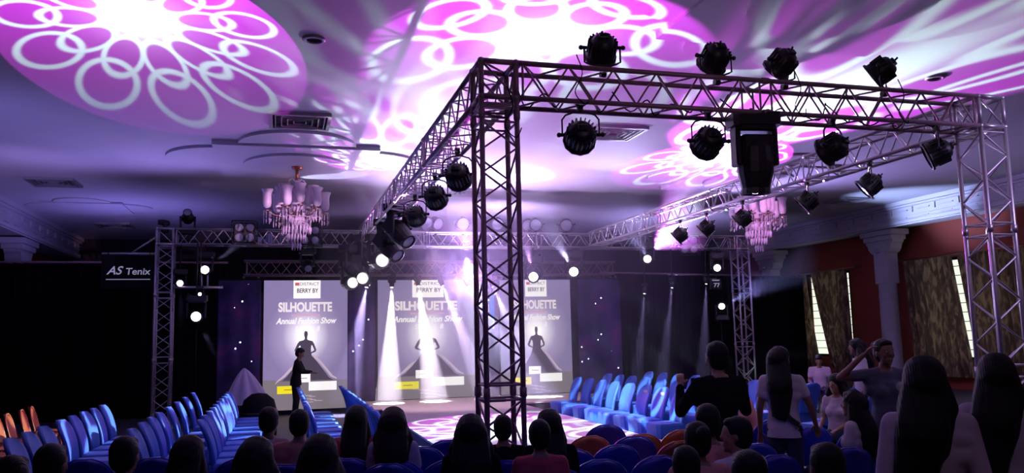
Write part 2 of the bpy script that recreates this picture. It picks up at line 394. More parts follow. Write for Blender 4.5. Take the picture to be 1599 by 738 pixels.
# ================================================================ trusses
XTL, XTR, YTF, ZT, SZ = 1.8925, 8.36, 7.6276, 4.622, .36
YTB, XBL, XBR = 20.5, -2.78, 12.84
def truss(name, label, p0, p1, side, up, size, cuts, mt, group=None, rc=.027, rb=.011, pitch=.5, cat='truss', flip=0):
    """box truss from p0 to p1; p0/p1 lie on one chord, side and up point to the others"""
    p0 = Vector(p0); p1 = Vector(p1); side = Vector(side)*size; up = Vector(up)*size
    d = (p1-p0); Lg = d.length; d = d/Lg
    t = thing(name, label, cat, p0, group=group)
    offs = [Vector((0, 0, 0)), side, side+up, up]
    for o in offs: MB().tube(o, o+d*Lg, rc, 10).obj('chord', mt, t)
    ends = [0]+list(cuts)+[Lg]
    for fi in range(4):
        a, b = offs[fi], offs[(fi+1) % 4]; mb = MB()
        for e0, e1 in zip(ends[:-1], ends[1:]):
            s0, s1 = e0+.07, e1-.07; n = max(1, round((s1-s0)/(pitch/2)))
            for e in (s0, s1): mb.tube(a+d*e, b+d*e, rb*1.15, 6, caps=False)
            for i in range(n):
                q0, q1 = (a, b) if (i+fi+flip) % 2 == 0 else (b, a)
                mb.tube(q0+d*(s0+(s1-s0)*i/n), q1+d*(s0+(s1-s0)*(i+1)/n), rb, 6, caps=False)
        mb.obj('lacing', mt, t)
    if cuts:
        for e in cuts:
            for o in offs: MB().tube(o+d*(e-.045), o+d*(e+.045), rc*1.3, 10).obj('coupler', mt, t)
    return t
def corner(label, x, y, z, size, mt, rc=.029):
    t = thing('corner_block', label, 'truss', (x, y, z), group='truss corner blocks')
    f = MB(); s = size
    P = [(i*s, j*s, -k*s) for k in (0, 1) for j in (0, 1) for i in (0, 1)]
    for a, b in ((0, 1), (1, 3), (3, 2), (2, 0), (4, 5), (5, 7), (7, 6), (6, 4), (0, 4), (1, 5), (2, 6), (3, 7)): f.tube(P[a], P[b], rc, 10)
    for p in P: f.ball(p, rc*1.25, 8, 6)
    f.obj('frame', mt, t)
    d = MB()
    for a, b in ((0, 5), (2, 7), (1, 7), (0, 6), (0, 3)): d.tube(P[a], P[b], .012, 6)
    d.obj('brace', mt, t)
def tower(label, x, y, ztop, size, mt, cuts, **k):
    t = truss('truss_tower', label, (x, y, .03), (x, y, ztop), (1, 0, 0), (0, 1, 0), size, cuts, mt, group='truss towers', **k)
    MB().box((size/2, size/2, -.02), (size+.3, size+.3, .02)).obj('base_plate', mt, t)
    return t
z2 = ZT-SZ
tower('near front truss tower, its four posts filling the middle of the photo', XTL, YTF, z2, SZ, M['alu_shaded'], [1.34, 4.05])
tower('front truss tower at the right edge, lit pink', XTR-SZ, YTF, z2, SZ, M['alu'], [1.34, 3.0])
tower('far left truss tower beside the black backdrop', XBL, YTB, z2-.04, SZ, M['alu'], [1.5, 3.0])
tower('far right truss tower in front of the black drape', XBR-SZ, YTB, z2-.04, SZ, M['alu'], [1.5, 3.0])
corner('corner block on top of the near tower', XTL, YTF, ZT, SZ, M['alu_shaded'])
corner('corner block on top of the pink-lit right tower', XTR-SZ, YTF, ZT, SZ, M['alu'])
corner('corner block on top of the far left tower', XBL, YTB, ZT-.04, SZ, M['alu'])
corner('corner block on top of the far right tower', XBR-SZ, YTB, ZT-.04, SZ, M['alu'])
truss('front_truss', 'horizontal front truss carrying black lamps above and below', (XTL+SZ, YTF, ZT), (XTR-SZ, YTF, ZT), (0, 1, 0), (0, 0, -1), SZ, [2.85], M['alu_shaded'], 'horizontal truss spans')
truss('side_truss', 'left side truss running from the near tower towards the stage', (XTL, YTF+SZ, ZT), (XTL, YTB, ZT), (1, 0, 0), (0, 0, -1), SZ, [3, 6, 9], M['alu'], 'horizontal truss spans')
truss('side_truss', 'right side truss running towards the stage, lit pink and white', (XTR-SZ, YTF+SZ, ZT), (XTR-SZ, YTB, ZT), (1, 0, 0), (0, 0, -1), SZ, [3, 6, 9], M['alu'], 'horizontal truss spans')
truss('back_truss', 'long back truss spanning between the two far towers', (XBL+SZ, YTB, ZT-.04), (XBR-SZ, YTB, ZT-.04), (0, 1, 0), (0, 0, -1), SZ, [3, 6, 9, 12], M['alu'], 'horizontal truss spans')
truss('screen_truss', 'dim lower truss just above the three screens', (-.9, 22.1, 3.98), (9.4, 22.1, 3.98), (0, 1, 0), (0, 0, -1), .36, [3, 6, 9], M['alu_shaded'], 'horizontal truss spans', pitch=.6)
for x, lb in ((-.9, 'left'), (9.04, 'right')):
    truss('screen_support_tower', 'dim slim truss leg under the %s end of the screen truss' % lb, (x, 22.1, .03), (x, 22.1, 3.58), (1, 0, 0), (0, 1, 0), .36, [2.], M['alu_shaded'], 'truss towers')
# diagonal stay + side bar with the black banner
b = thing('banner_bar', 'grey bar with diagonal stay reaching left from the far left tower', 'bar', (XBL, YTB+.4, 4.03))
MB().tube((0, 0, 0), (-1.25, .1, 0), .03, 8).obj('bar', M['alu'], b)
MB().tube((0, 0, .45), (-.62, .05, 0), .022, 8).obj('stay', M['alu'], b)

# cables
def cable(label, pts, r=.008):
    P = [Vector(p) for p in pts]; out = []
    for i in range(len(P)-1):
        a = P[max(i-1, 0)]; b0 = P[i]; c = P[i+1]; d = P[min(i+2, len(P)-1)]
        for k in range(5):
            t = k/5; out.append(.5*((2*b0)+(-a+c)*t+(2*a-5*b0+4*c-d)*t*t+(-a+3*b0-3*c+d)*t**3))
    out.append(P[-1])
    return tag(MB().path(out, r, 5).obj('cable', M['black_m']), label, 'cable', 'black cables looped through the trusses')
for k, (a, b_) in enumerate(((2.3, 3.4), (3.4, 4.7), (4.7, 6.), (6., 7.6))):
    pts = []
    n = 9
    for i in range(n):
        u = i/(n-1); pts.append((a+(b_-a)*u, YTF+.18+.1*math.sin(i*2.1+k), z2+.03+(-.05 if i % 2 else .06)+(.12 if i in (0, n-1) else 0)))
    cable('black cable looped along the %s quarter of the front truss' % ORD[k], pts)
for k, (x, y) in enumerate(((at_y(900, 150, YTF).x, 0), (at_y(1240, 150, YTF).x, 0), (at_y(1400, 150, YTF).x, 0), (at_y(745, 190, YTF).x+.3, 0))):
    z = ZT+.02 if k < 3 else z2
    cable(['black cable hanging by the round lamp nearest the near tower', 'black cable hanging by the third lamp on the front truss', 'black cable hanging by the last lamp on the front truss', 'black cable loop under the near corner block'][k],
          [(x, YTF-.04, z+.1), (x+.05, YTF-.06, z-.1), (x-.03, YTF-.05, z-.3), (x+.08, YTF-.05, z-.42), (x+.16, YTF+.02, z-.3)], .006)

# ================================================================ show lamps
def par(label, loc, aim, hang=True, r=.165, lit=None, group='round black stage lamps', Lh=.26, lensmat=None, drop=.34):
    """housing points at aim; yoke up to the truss when hanging, down when standing"""
    s = 1 if hang else -1
    t = thing('stage_lamp', label, 'stage light', loc, group=group)
    d = (Vector(aim)-Vector(loc)).normalized(); R = d.to_track_quat('Z', 'Y').to_matrix().to_4x4()
    h = MB().lathe([(.0, -Lh*.55), (r*.45, -Lh*.53), (r*.62, -Lh*.46), (r*.80, -Lh*.25), (r*.92, 0), (r*.93, Lh*.38), (r*1.0, Lh*.42)], 24, R)
    for i in range(20):
        a = 2*PI*i/20
        h.box((0, 0, 0), (.012, .03, Lh*.55), R @ Matrix.Rotation(a, 4, 'Z') @ Matrix.Translation((0, r*.88, -Lh*.05)))
    h.obj('housing', M['black'], t)
    rim = MB().lathe([(r*.86, Lh*.42), (r*1.0, Lh*.40), (r*1.08, Lh*.44), (r*1.08, Lh*.52), (r*.94, Lh*.54), (r*.90, Lh*.47)], 12, R, smooth=False)
    rim.obj('rim', M['black'], t)
    MB().lathe([(0, Lh*.50), (r*.5, Lh*.49), (r*.9, Lh*.46)], 20, R).obj('lens', lit or lensmat or M['glass_lens'], t)
    bx = MB().box((0, 0, -Lh*.56), (r*.7, r*.45, .05), R, bev=.008); bx.tube(R @ Vector((0, 0, -Lh*.56)), R @ Vector((r*.2, 0, -Lh*.8)), .012, 6)
    bx.obj('rear_box', M['black'], t)
    # yoke in the plane across the beam
    side = d.cross(Vector((0, 0, 1)));
    side = side.normalized() if side.length > .1 else Vector((1, 0, 0))
    y = MB(); w_ = r*1.17
    pts = [side*w_, side*w_+Vector((0, 0, s*.16)), side*w_*.8+Vector((0, 0, s*(drop-.09))), side*w_*.35+Vector((0, 0, s*(drop-.06))), -side*w_*.35+Vector((0, 0, s*(drop-.06))), -side*w_*.8+Vector((0, 0, s*(drop-.09))), -side*w_+Vector((0, 0, s*.16)), -side*w_]
    y.path(pts, .011, 6); y.obj('yoke', M['black'], t)
    for q in (-1, 1): MB().tube(side*q*r*1.0, side*q*(w_+.035), .02, 8).ball(side*q*(w_+.035), .026, 8, 6).obj('knob', M['black'], t)
    c = MB().box((0, 0, s*(drop-.02)), (.05, .05, .07)); c.tube((-.03, 0, s*(drop+.02)), (.03, 0, s*(drop+.02)), .037, 10); c.obj('clamp', M['black'], t)
    return t
FY = YTF+SZ/2
TOPZ, LOWZ = ZT+.30, z2-.30
CTR = (5.1, 15.5, .5)
def onY(px, Y, z):  # x coordinate on the plane Y where a given pixel column meets height z (two steps)
    y = 369.
    for _ in range(4):
        q = at_y(px, y, Y); d = q-Vector((0, 0, H)); y += (q.z-z)/(Y/ FPX)
    return q.x
for i, (px, aim) in enumerate(((940, (4.4, 14, 1.)), (1117, (4.6, 15, .5)), (1222, (3.6, 14, .5)), (1377, (2.5, 13, 1.)))):
    par('black round lamp standing on the front truss, %s from the near tower' % ORD[i], (onY(px, FY, TOPZ), FY, TOPZ), aim, False, group='round black lamps standing on the front truss', drop=.27)
for i, (px, aim) in enumerate(((907, (4.4, 14, 2.4)), (1107, (5.2, 15, 2.)), (1302, (3.9, 13, 2.)), (1465, (2.6, 12, 1.5)))):
    par('black round lamp hanging under the front truss, %s from the near tower' % ORD[i], (onY(px, FY, LOWZ), FY, LOWZ), aim, True, group='round black lamps hanging under the front truss', drop=.30)
# left side truss
def onX(py, X, z):
    # Y on the line (X, *, z) that projects to row py
    lo, hi = 6., 25.
    def row(Y):
        d = Vector((X, Y, z-H)); return 369-FPX*(d.dot(CU))/(d.dot(CF))
    for _ in range(40):
        mid = (lo+hi)/2
        if row(mid) < py: lo = mid
        else: hi = mid
    return (lo+hi)/2
XLm, XRm = XTL+SZ/2, XTR-SZ/2
ll = ((273, None), (306, None), (335, None), (358, None), (371, None))
for i, (py, lt) in enumerate(ll):
    zz = LOWZ-(.04 if i > 4 else 0)
    Y = onX(py, XLm+(.25 if lt else .1), zz)
    a = (5., Y+6., 1.2) if not lt else (5.5, Y-5., .6)
    par('%s lamp hanging under the left side truss, %s from the near tower' % ('lit round' if lt else 'black round', ORD[i]), (XLm+(.25 if lt else .1), Y, zz), a, True, lit=M['lit'] if lt else None,
        group='lamps hanging under the left side truss', r=.165 if not lt else .13, drop=.30)
for i, (py, px) in enumerate(((287, 0), (313, 0), (340, 0), (355, 0), (366, 0))):
    Y = onX(py, XRm, LOWZ)
    par('black round lamp hanging under the right side truss, %s from the pink-lit tower' % ORD[i], (XRm, Y, LOWZ), (5., Y+2.2, .8), True, group='lamps hanging under the right side truss', drop=.30)
# top of the back truss
for i, px in enumerate((664, 681, 722, 776, 826, 836, 884)):
    zz = ZT+.24
    par('grey-faced round lamp standing on the back truss, %s from the left' % ORD[i], (onY(px, YTB+.18, zz), YTB+.18+(.12 if i in (1, 4) else 0), zz), (4.6, 12., 1.6) if i not in (1,) else (9, 12, 1.), False, group='round lamps standing on the back truss', drop=.27,
        lensmat=M['glass_lens'])
# blinders
def blinder(label, px, Y, z):
    x = onY(px, Y, z)
    t = thing('blinder_lamp', label, 'stage light', (x, Y, z), rot=(0, 0, math.atan2(x, -Y)+PI if 0 else -math.atan2(x, Y)), group='four-lamp blinders on the back truss')
    MB().box((0, .08, 0), (.5, .14, .48), bev=.02).obj('housing', M['black'], t)
    f = MB()
    for s in (-1, 1): f.tube((s*.29, 0, -.28), (s*.29, 0, .28), .012, 6); f.tube((-.29, 0, s*.28), (.29, 0, s*.28), .012, 6)
    f.obj('frame', M['black'], t)
    for i in (-1, 1):
        for j in (-1, 1):
            Rl = Matrix.Translation((i*.125, 0, j*.12)) @ Matrix.Rotation(PI/2, 4, 'X')
            l = MB().lathe([(0, .03), (.06, .028), (.088, .015), (.1, 0)], 18, Rl).obj('lens', M['glass_lens'], t)
            MB().lathe([(.098, .0), (.108, .03), (.112, 0)], 18, Rl).obj('ring', M['black'], l)
blinder('square four-lamp blinder on the back truss near the far left tower', 382, YTB-.12, 4.5)
blinder('square four-lamp blinder on the back truss below the left chandelier', 484, YTB-.12, 4.45)
blinder('square four-lamp blinder hanging at the right of the back truss', 1076, YTB-.12, 4.3)

# moving heads
def moving_head(label, loc, aim, k=1., hang=True, lit=None, group='moving-head lamps', reach=None, fat=1.):
    s = 1 if hang else -1
    yaw = math.atan2(aim[1]-loc[1], aim[0]-loc[0])-PI/2
    t = thing('moving_head_lamp', label, 'stage light', loc, (0, 0, yaw), group=group)
    b = MB(); pts = [(-.24*k, -.10*k), (-.20*k, -.16*k), (.20*k, -.16*k), (.24*k, -.10*k), (.24*k, .10*k), (.20*k, .16*k), (-.20*k, .16*k), (-.24*k, .10*k)]
    z0, z1 = sorted((s*.34*k, s*.46*k))
    b.prism(pts, z0, z1); b.prism([(x*.8, y*.8) for x, y in pts], *sorted((s*.30*k, s*.36*k)))
    for q in (-1, 1): b.tube((q*.15*k, 0, s*.46*k), (q*.15*k, 0, s*.52*k), .03*k, 8)
    b.obj('base', M['black'], t)
    y = MB()
    for q in (-1, 1):
        y.box((q*.185*k, 0, s*.15*k), (.055*k, .15*k, .38*k), bev=.012*k)
    y.box((0, 0, s*.32*k), (.40*k, .17*k, .06*k), bev=.012*k)
    y.obj('yoke', M['black'], t)
    d = Vector(aim)-Vector(loc); hor = math.hypot(d.x, d.y)
    R = Vector((0, hor, d.z)).to_track_quat('Z', 'Y').to_matrix().to_4x4()
    h = MB().lathe([(0, -.22*k), (.09*k*fat, -.21*k), (.135*k*fat, -.14*k), (.15*k*fat, 0), (.145*k*fat, .1*k), (.115*k*fat, .25*k), (.12*k*fat, .30*k), (.105*k*fat, .31*k), (.10*k, .28*k)], 14, R, smooth=False)
    h.box((0, 0, -.02*k), (.31*k, .12*k, .16*k), R)
    if fat > 1: h.box((0, 0, -.13*k), (.30*k, .20*k, .26*k), R, bev=.02)
    h.obj('head', M['black'], t)
    MB().lathe([(0, .30*k), (.06*k, .30*k), (.10*k, .285*k)], 18, R).obj('lens', lit or M['glass_lens'], t)
    if reach: MB().tube((0, 0, s*.4*k), (0, 0, reach-loc[2]), .018, 8).obj('hanger', M['black'], t)
    return t
for i, (px, py, Y, lt, kk) in enumerate(((622, 362, 15.6, 0, 1.15), (606, 384, 16.9, 0, 1.2), (592, 406, 18.2, 1, 1.25), (572, 402, 18.8, 0, 1.2), (562, 434, 19.3, 1, 1.2), (548, 418, 20.0, 0, 1.2), (547, 441, 20.2, 1, 1.1))):
    p = at_x(px, py, 2.15); p = p if p.y < 20.2 else at_y(px, py, 20.2); Y = p.y
    moving_head('%s moving-head lamp in the cluster under the left side truss, %s from the near end' % ('lit' if lt else 'black', ORD[i]), p, (3.5, 2., 1.9) if lt else (p.x+1.2, Y-1.5, p.z-1.6), kk, True, M['lit'] if lt else None, 'moving-head lamps under the left side truss', reach=z2, fat=1.15)
mx = onY(1176, FY, 3.95)
moving_head('large black moving-head lamp hanging from the front truss', (mx, FY-.02, 3.74), (mx+.02, FY+.12, 2.0), 1.15, fat=1.15)
moving_head('black moving-head lamp standing on top of the far left tower', (XBL+.65, YTB+.18, ZT+.25), (XBL+.9, YTB-4., ZT+2), .85, False)
moving_head('low black moving-head lamp on the far left corner block', (XBL+.15, YTB+.18, ZT+.12), (XBL-2, YTB-.3, ZT+.3), .5, False)
moving_head('black moving-head lamp hanging below the back truss by the left chandelier', (onY(480, YTB+.2, 3.7), YTB+.2, 3.75), (1., 15, 1.), .85)

# lit fixtures with their beams
def beam(label, px, py, Y, aimpt, watts, deg, col=(.75, .7, 1.), k=.6, litm='lit', off=.32, hang=True, group='lit moving-head lamps', radius=.03, gobo=None, lensaim=None, reach=4.24):
    loc = at_y(px, py, Y)
    moving_head(label, loc, lensaim or aimpt, k, hang, M[litm], group, reach)
    d = (Vector(aimpt)-loc).normalized()
    up_ = deg > 20
    return spot('beam_spot', loc+d*off*k*1.05, aimpt, watts, deg*(1.3 if up_ else 1), col, 1. if up_ else .3, radius, gobo)
GS = 'lit lamps in a row above the screens'
for i, (px, py, tx, tz, wt, dg, c) in enumerate(((574, 440, 1.6, .3, 1500, 17, (.62, .55, 1.)), (612, 440, 2.75, .3, 5200, 15, (1., .93, .97)), (652, 438, 3.95, .3, 5600, 15, (1., .93, .97)),
                                     (688, 438, 5.4, .3, 1900, 14, (.9, .75, 1.)), (728, 438, 6.6, .4, 1600, 17, (.65, .6, 1.)), (766, 440, 6.9, .4, 1500, 16, (.65, .6, 1.)))):
    q = at_y(px, py, 22.15)
    beam('lit lamp above the screens, %s from the left of its row' % ORD[i], px, py, 22.15, (tx, 21.6, tz), wt*5, dg, c, .5, group=GS, reach=3.66)
for i, (px, py, dx) in enumerate(((1007, 452, -.5), (1050, 443, -.6), (1103, 437, -.4))):
    q = at_y(px, py, 20.7)
    beam('small lit lamp before the right black drape, %s from the screens' % ORD[i], px, py, 20.7, (q.x+dx, 20.5, 0.3), 7000, 10, (.6, .55, 1.), .38, group='small lit lamps before the right drape')
beam('glaring lit lamp at the right end of the screens, tilted up', 896, 424, 20.6, at_y(845, 330, 19.5), 1800, 26, (.7, .7, 1.), 1.15, lensaim=(0, 0, 1.9))
beam('glaring lit lamp just right of the near tower, facing the hall', 833, 432, 20.6, at_y(815, 350, 19.8), 1300, 24, (.85, .5, 1.), 1.15, lensaim=(0, 0, 1.9))
beam('lit lamp under the right side truss beam end', 1011, 404, 20.6, at_y(955, 290, 17.2), 1100, 24, (.6, .6, 1.), 1., lensaim=(0, 0, 1.9))
beam('lit lamp left of the far right tower, beam straight up', 1120, 418, 20.6, at_y(1128, 300, 19.8), 1500, 24, (.6, .6, 1.), .9, lensaim=(0, 0, 1.9))
beam('lit lamp low beside the far right tower, beam to upper right', 1127, 478, 20.25, at_y(1290, 395, 20.), 5000, 24, (.4, .5, 1.), .8, lensaim=(0, 0, 1.9), hang=False, reach=2.2)
beam('lit lamp right of the far left tower, beam to upper right', 320, 421, 20.6, at_y(400, 360, 20.), 900, 16, (.6, .6, 1.), .9, lensaim=(0, 0, 1.9))
beam('bright round lit lamp low beside the far left tower', 306, 494, 20.3, at_y(370, 620, 20.), 900, 16, (.6, .6, 1.), 1.05, lensaim=(0, 0, 1.9))
beam('small lit lamp close to the far left tower', 281, 442, 20.6, at_y(283, 500, 20.2), 90, 16, (.6, .5, 1.), .7, 'lit2', lensaim=(0, 0, 1.9))
beam('small lit lamp on the short bar beside the far left tower', 312, 459, 20.2, at_y(330, 560, 20.), 60, 16, (.6, .5, 1.), .38, 'lit2', lensaim=(0, 0, 1.9))
bb = thing('lamp_bar', 'short horizontal bar beside the far left tower carrying small lit lamps', 'bar', at_y(270, 452, 20.4))
L_ = (at_y(348, 452, 20.4)-at_y(270, 452, 20.4)).length
MB().tube((0, 0, .05), (L_, 0, 0.05), .03, 8).obj('pipe', M['alu'], bb)
MB().tube((.62, 0, .05), (.62, 0, .35), .02, 8).tube((.75, 0, .05), (.75, 0, .35), .02, 8).obj('hook', M['alu'], bb)
def pole(label, px, Y, z):
    x = onY(px, Y, 1.9); t = thing('lamp_pole', label, 'pole', (x, Y, 0), group='thin black lamp poles')
    MB().tube((0, 0, 0), (0, 0, z), .022, 8).obj('mast', M['black_m'], t); MB().lathe([(.25, 0), (.25, .015), (.03, .03)], 16).obj('foot', M['black_m'], t)
pole('thin black pole under the low lit lamp by the far right tower', 1127, 20.25, 2.25)
pole('thin black pole beside the far left tower', 306, 20.35, 3.3)

# ================================================================ chandeliers
def chandelier(label, x, y, ztop):
    t = thing('chandelier', label, 'chandelier', (x, y, .30), group='crystal chandeliers')
    MB().tube((0, 0, 5.02), (0, 0, ztop-.30), .035, 10).lathe([(.12, ztop-.30), (.10, ztop-.35), (.04, ztop-.37)], 16).obj('rod', M['gold'], t)
    st = MB().lathe([(.03, 5.05), (.07, 5.02), (.045, 4.97), (.1, 4.9), (.12, 4.82), (.05, 4.76), (.06, 4.62), (.11, 4.55), (.13, 4.45), (.06, 4.36), (.05, 4.28), (.16, 4.24), (.2, 4.18), (.1, 4.1), (.03, 4.06)], 20)
    st.obj('stem', M['crystal'], t)
    # small top tassels
    for q in range(4):
        a = q*PI/2+.3; ux, uy = math.cos(a), math.sin(a)
        m_ = MB().path([(0, 0, 4.98), (ux*.1, uy*.1, 5.08), (ux*.17, uy*.17, 5.04), (ux*.17, uy*.17, 4.98)], .012, 6)
        m_.ball((ux*.17, uy*.17, 4.96), .03, 8, 6); m_.lathe([(.0, .06), (.03, .03), (.05, -.06), (.02, -.07)], 8, Matrix.Translation((ux*.17, uy*.17, 4.87)))
        m_.obj('tassel', M['crystal'], t)
    for q in range(12):
        tier = q % 2; a = 2*PI*q/12+.2; R_ = .62 if tier == 0 else .36; zb = 4.42 if tier == 0 else 4.52
        ux, uy = math.cos(a), math.sin(a)
        arm = MB().path([(ux*.05, uy*.05, 4.36), (ux*R_*.35, uy*R_*.35, 4.24), (ux*R_*.75, uy*R_*.75, 4.27), (ux*R_, uy*R_, zb-.06)], .014, 6)
        arm.lathe([(.0, -.02), (.05, .0), (.075, .03), (.02, .03)], 12, Matrix.Translation((ux*R_, uy*R_, zb-.08)))
        arm.obj('arm', M['brass'], t)
        MB().lathe([(.04, 0), (.075, .03), (.092, .12), (.084, .24), (.092, .32), (.125, .40)], 14, Matrix.Translation((ux*R_, uy*R_, zb))).obj('glass_shade', M['shade'], t)
        dr = MB()
        for k in range(7):
            b2 = 2*PI*k/7; cx, cy2 = ux*R_+.075*math.cos(b2), uy*R_+.075*math.sin(b2)
            ln = .28+.05*(k % 2)
            dr.tube((cx, cy2, zb-.06), (cx, cy2, zb-.06-ln*.5), .004, 4, caps=False)
            dr.lathe([(.0, .05), (.014, .02), (.0, -.045)], 5, Matrix.Translation((cx, cy2, zb-.06-ln*.75)), smooth=False)
        dr.obj('crystal_drops', M['crystal'], t)
    dr = MB()
    for ring, (R_, z, n, ln) in enumerate(((.30, 4.24, 24, .34), (.19, 4.16, 18, .46), (.09, 4.10, 10, .60))):
        for k in range(n):
            b2 = 2*PI*k/n; cx, cy2 = R_*math.cos(b2), R_*math.sin(b2)
            dr.tube((cx, cy2, z), (cx, cy2, z-ln*.5), .004, 4, caps=False)
            dr.lathe([(.0, .09), (.022, .02), (.0, -.10)], 5, Matrix.Translation((cx, cy2, z-ln*.8)), smooth=False)
        dr.path([(R_*math.cos(2*PI*k/20), R_*math.sin(2*PI*k/20), z) for k in range(20)], .008, 5, closed=True)
    dr.obj('centre_drops', M['crystal'], t)
chandelier('crystal chandelier with white glass shades on a copper rod, left of the near tower', .33, 18.05, CZ-.15)
chandelier('crystal chandelier with white glass shades behind the right side truss', 11.4, 17.7, CZ-.15)
p2 = at_y(437, 410, 26.5)
chandelier('dim crystal chandelier beyond the screens, low over the left screen', p2.x, 26.5, CZ-.02)

# ================================================================ stage, screens, drapes
st = thing('stage', 'low stage with greyish pink carpet in front of the screens', 'stage', (5.4, 21.3, 0))
MB().box((0, 0, .235), (7.3, 2.7, .03)).obj('carpet_top', M['stage'], st)
MB().box((0, 0, .11), (7.2, 2.6, .22)).obj('skirt', M['skirt'], st)
rw = thing('runway', 'low carpeted runway lit magenta and white between the chair blocks', 'stage', (4.05, 15.6, 0))
MB().box((0, 0, .235), (3.4, 8.7, .03)).obj('carpet_top', M['stage'], rw)
MB().box((0, 0, .11), (3.3, 8.6, .22)).obj('skirt', M['skirt'], rw)
mo = thing('stage_monitor', 'low dark box on the stage floor behind the near tower', 'speaker', (onY(770, 20.6, .3), 20.6, .25))
MB().prism([(-.3, -.15), (.3, -.15), (.3, .15), (-.3, .15)], 0, .1).obj('cabinet', M['black'], mo)
MB().box((0, -.155, .05), (.54, .01, .08)).obj('grille', M['black_m'], mo)

def screen_mat(cx):
    mt = bpy.data.materials.new('screen_picture'); mt.use_nodes = True; nt = mt.node_tree; N = nt.nodes; L = nt.links
    N.remove(N['Principled BSDF']); e = N.new('ShaderNodeEmission'); L.new(e.outputs[0], N['Material Output'].inputs[0])
    tc = N.new('ShaderNodeTexCoord'); mp = N.new('ShaderNodeMapping'); L.new(tc.outputs['Object'], mp.inputs[0])
    mp.inputs['Location'].default_value = (0, 0, -1.72); mp.inputs['Scale'].default_value = (1., 0., .85)
    ln = N.new('ShaderNodeVectorMath'); ln.operation = 'LENGTH'; L.new(mp.outputs[0], ln.inputs[0])
    cr = N.new('ShaderNodeValToRGB'); L.new(ln.outputs[1], cr.inputs[0]); el = cr.color_ramp.elements
    el[0].position = .12; el[0].color = (1.0, .92, 1., 1); el[1].position = 1.0; el[1].color = (.20, .155, .32, 1)
    a = el.new(.35); a.color = (.62, .55, .72, 1); a = el.new(.6); a.color = (.32, .25, .44, 1)
    L.new(cr.outputs[0], e.inputs[0]); e.inputs[1].default_value = 1.35; return mt
SM = screen_mat(0)
E_white = emat('screen_white', (1, .93, 1), 1.1); E_grey = emat('screen_silhouette', (.085, .065, .11), .9); E_dark = emat('screen_text_dark', (.06, .03, .05), 1)
E_pink = emat('screen_pink', (.75, .38, .58), 1); E_yel = emat('screen_yellow', (.95, .78, .02), 1); E_low = emat('screen_floor', (.22, .18, .22), 1)
E_red = emat('screen_red', (.6, .12, .15), 1); E_trim = emat('screen_trim', (.62, .45, .6), 1)
def text(body, size, mt, parent, loc, sx=1., off=0., shear=0., name='lettering'):
    cu = bpy.data.curves.new(name, 'FONT'); cu.body = body; cu.size = size; cu.align_x = 'CENTER'; cu.align_y = 'CENTER'; cu.offset = off; cu.shear = shear; cu.extrude = .001
    cu.materials.append(mt); o = bpy.data.objects.new(name, cu); C.objects.link(o); o.parent = parent; o.location = loc; o.rotation_euler = (PI/2, 0, 0); o.scale = (sx, 1, 1)
    me = bpy.data.meshes.new_from_object(o.evaluated_get(bpy.context.evaluated_depsgraph_get())); q = bpy.data.objects.new(name, me); C.objects.link(q); q.parent = parent; q.location = loc; q.rotation_euler = (PI/2, 0, 0); q.scale = (sx, 1, 1)
    bpy.data.objects.remove(o); return q
def flat(name, pts, mt, parent, y): # polygon in the screen's plane with 4 mm of depth
    return MB().prism([(x, z) for x, z in pts], 0, .004, Matrix.Translation((0, y, 0)) @ Matrix.Rotation(PI/2, 4, 'X')).obj(name, mt, parent)
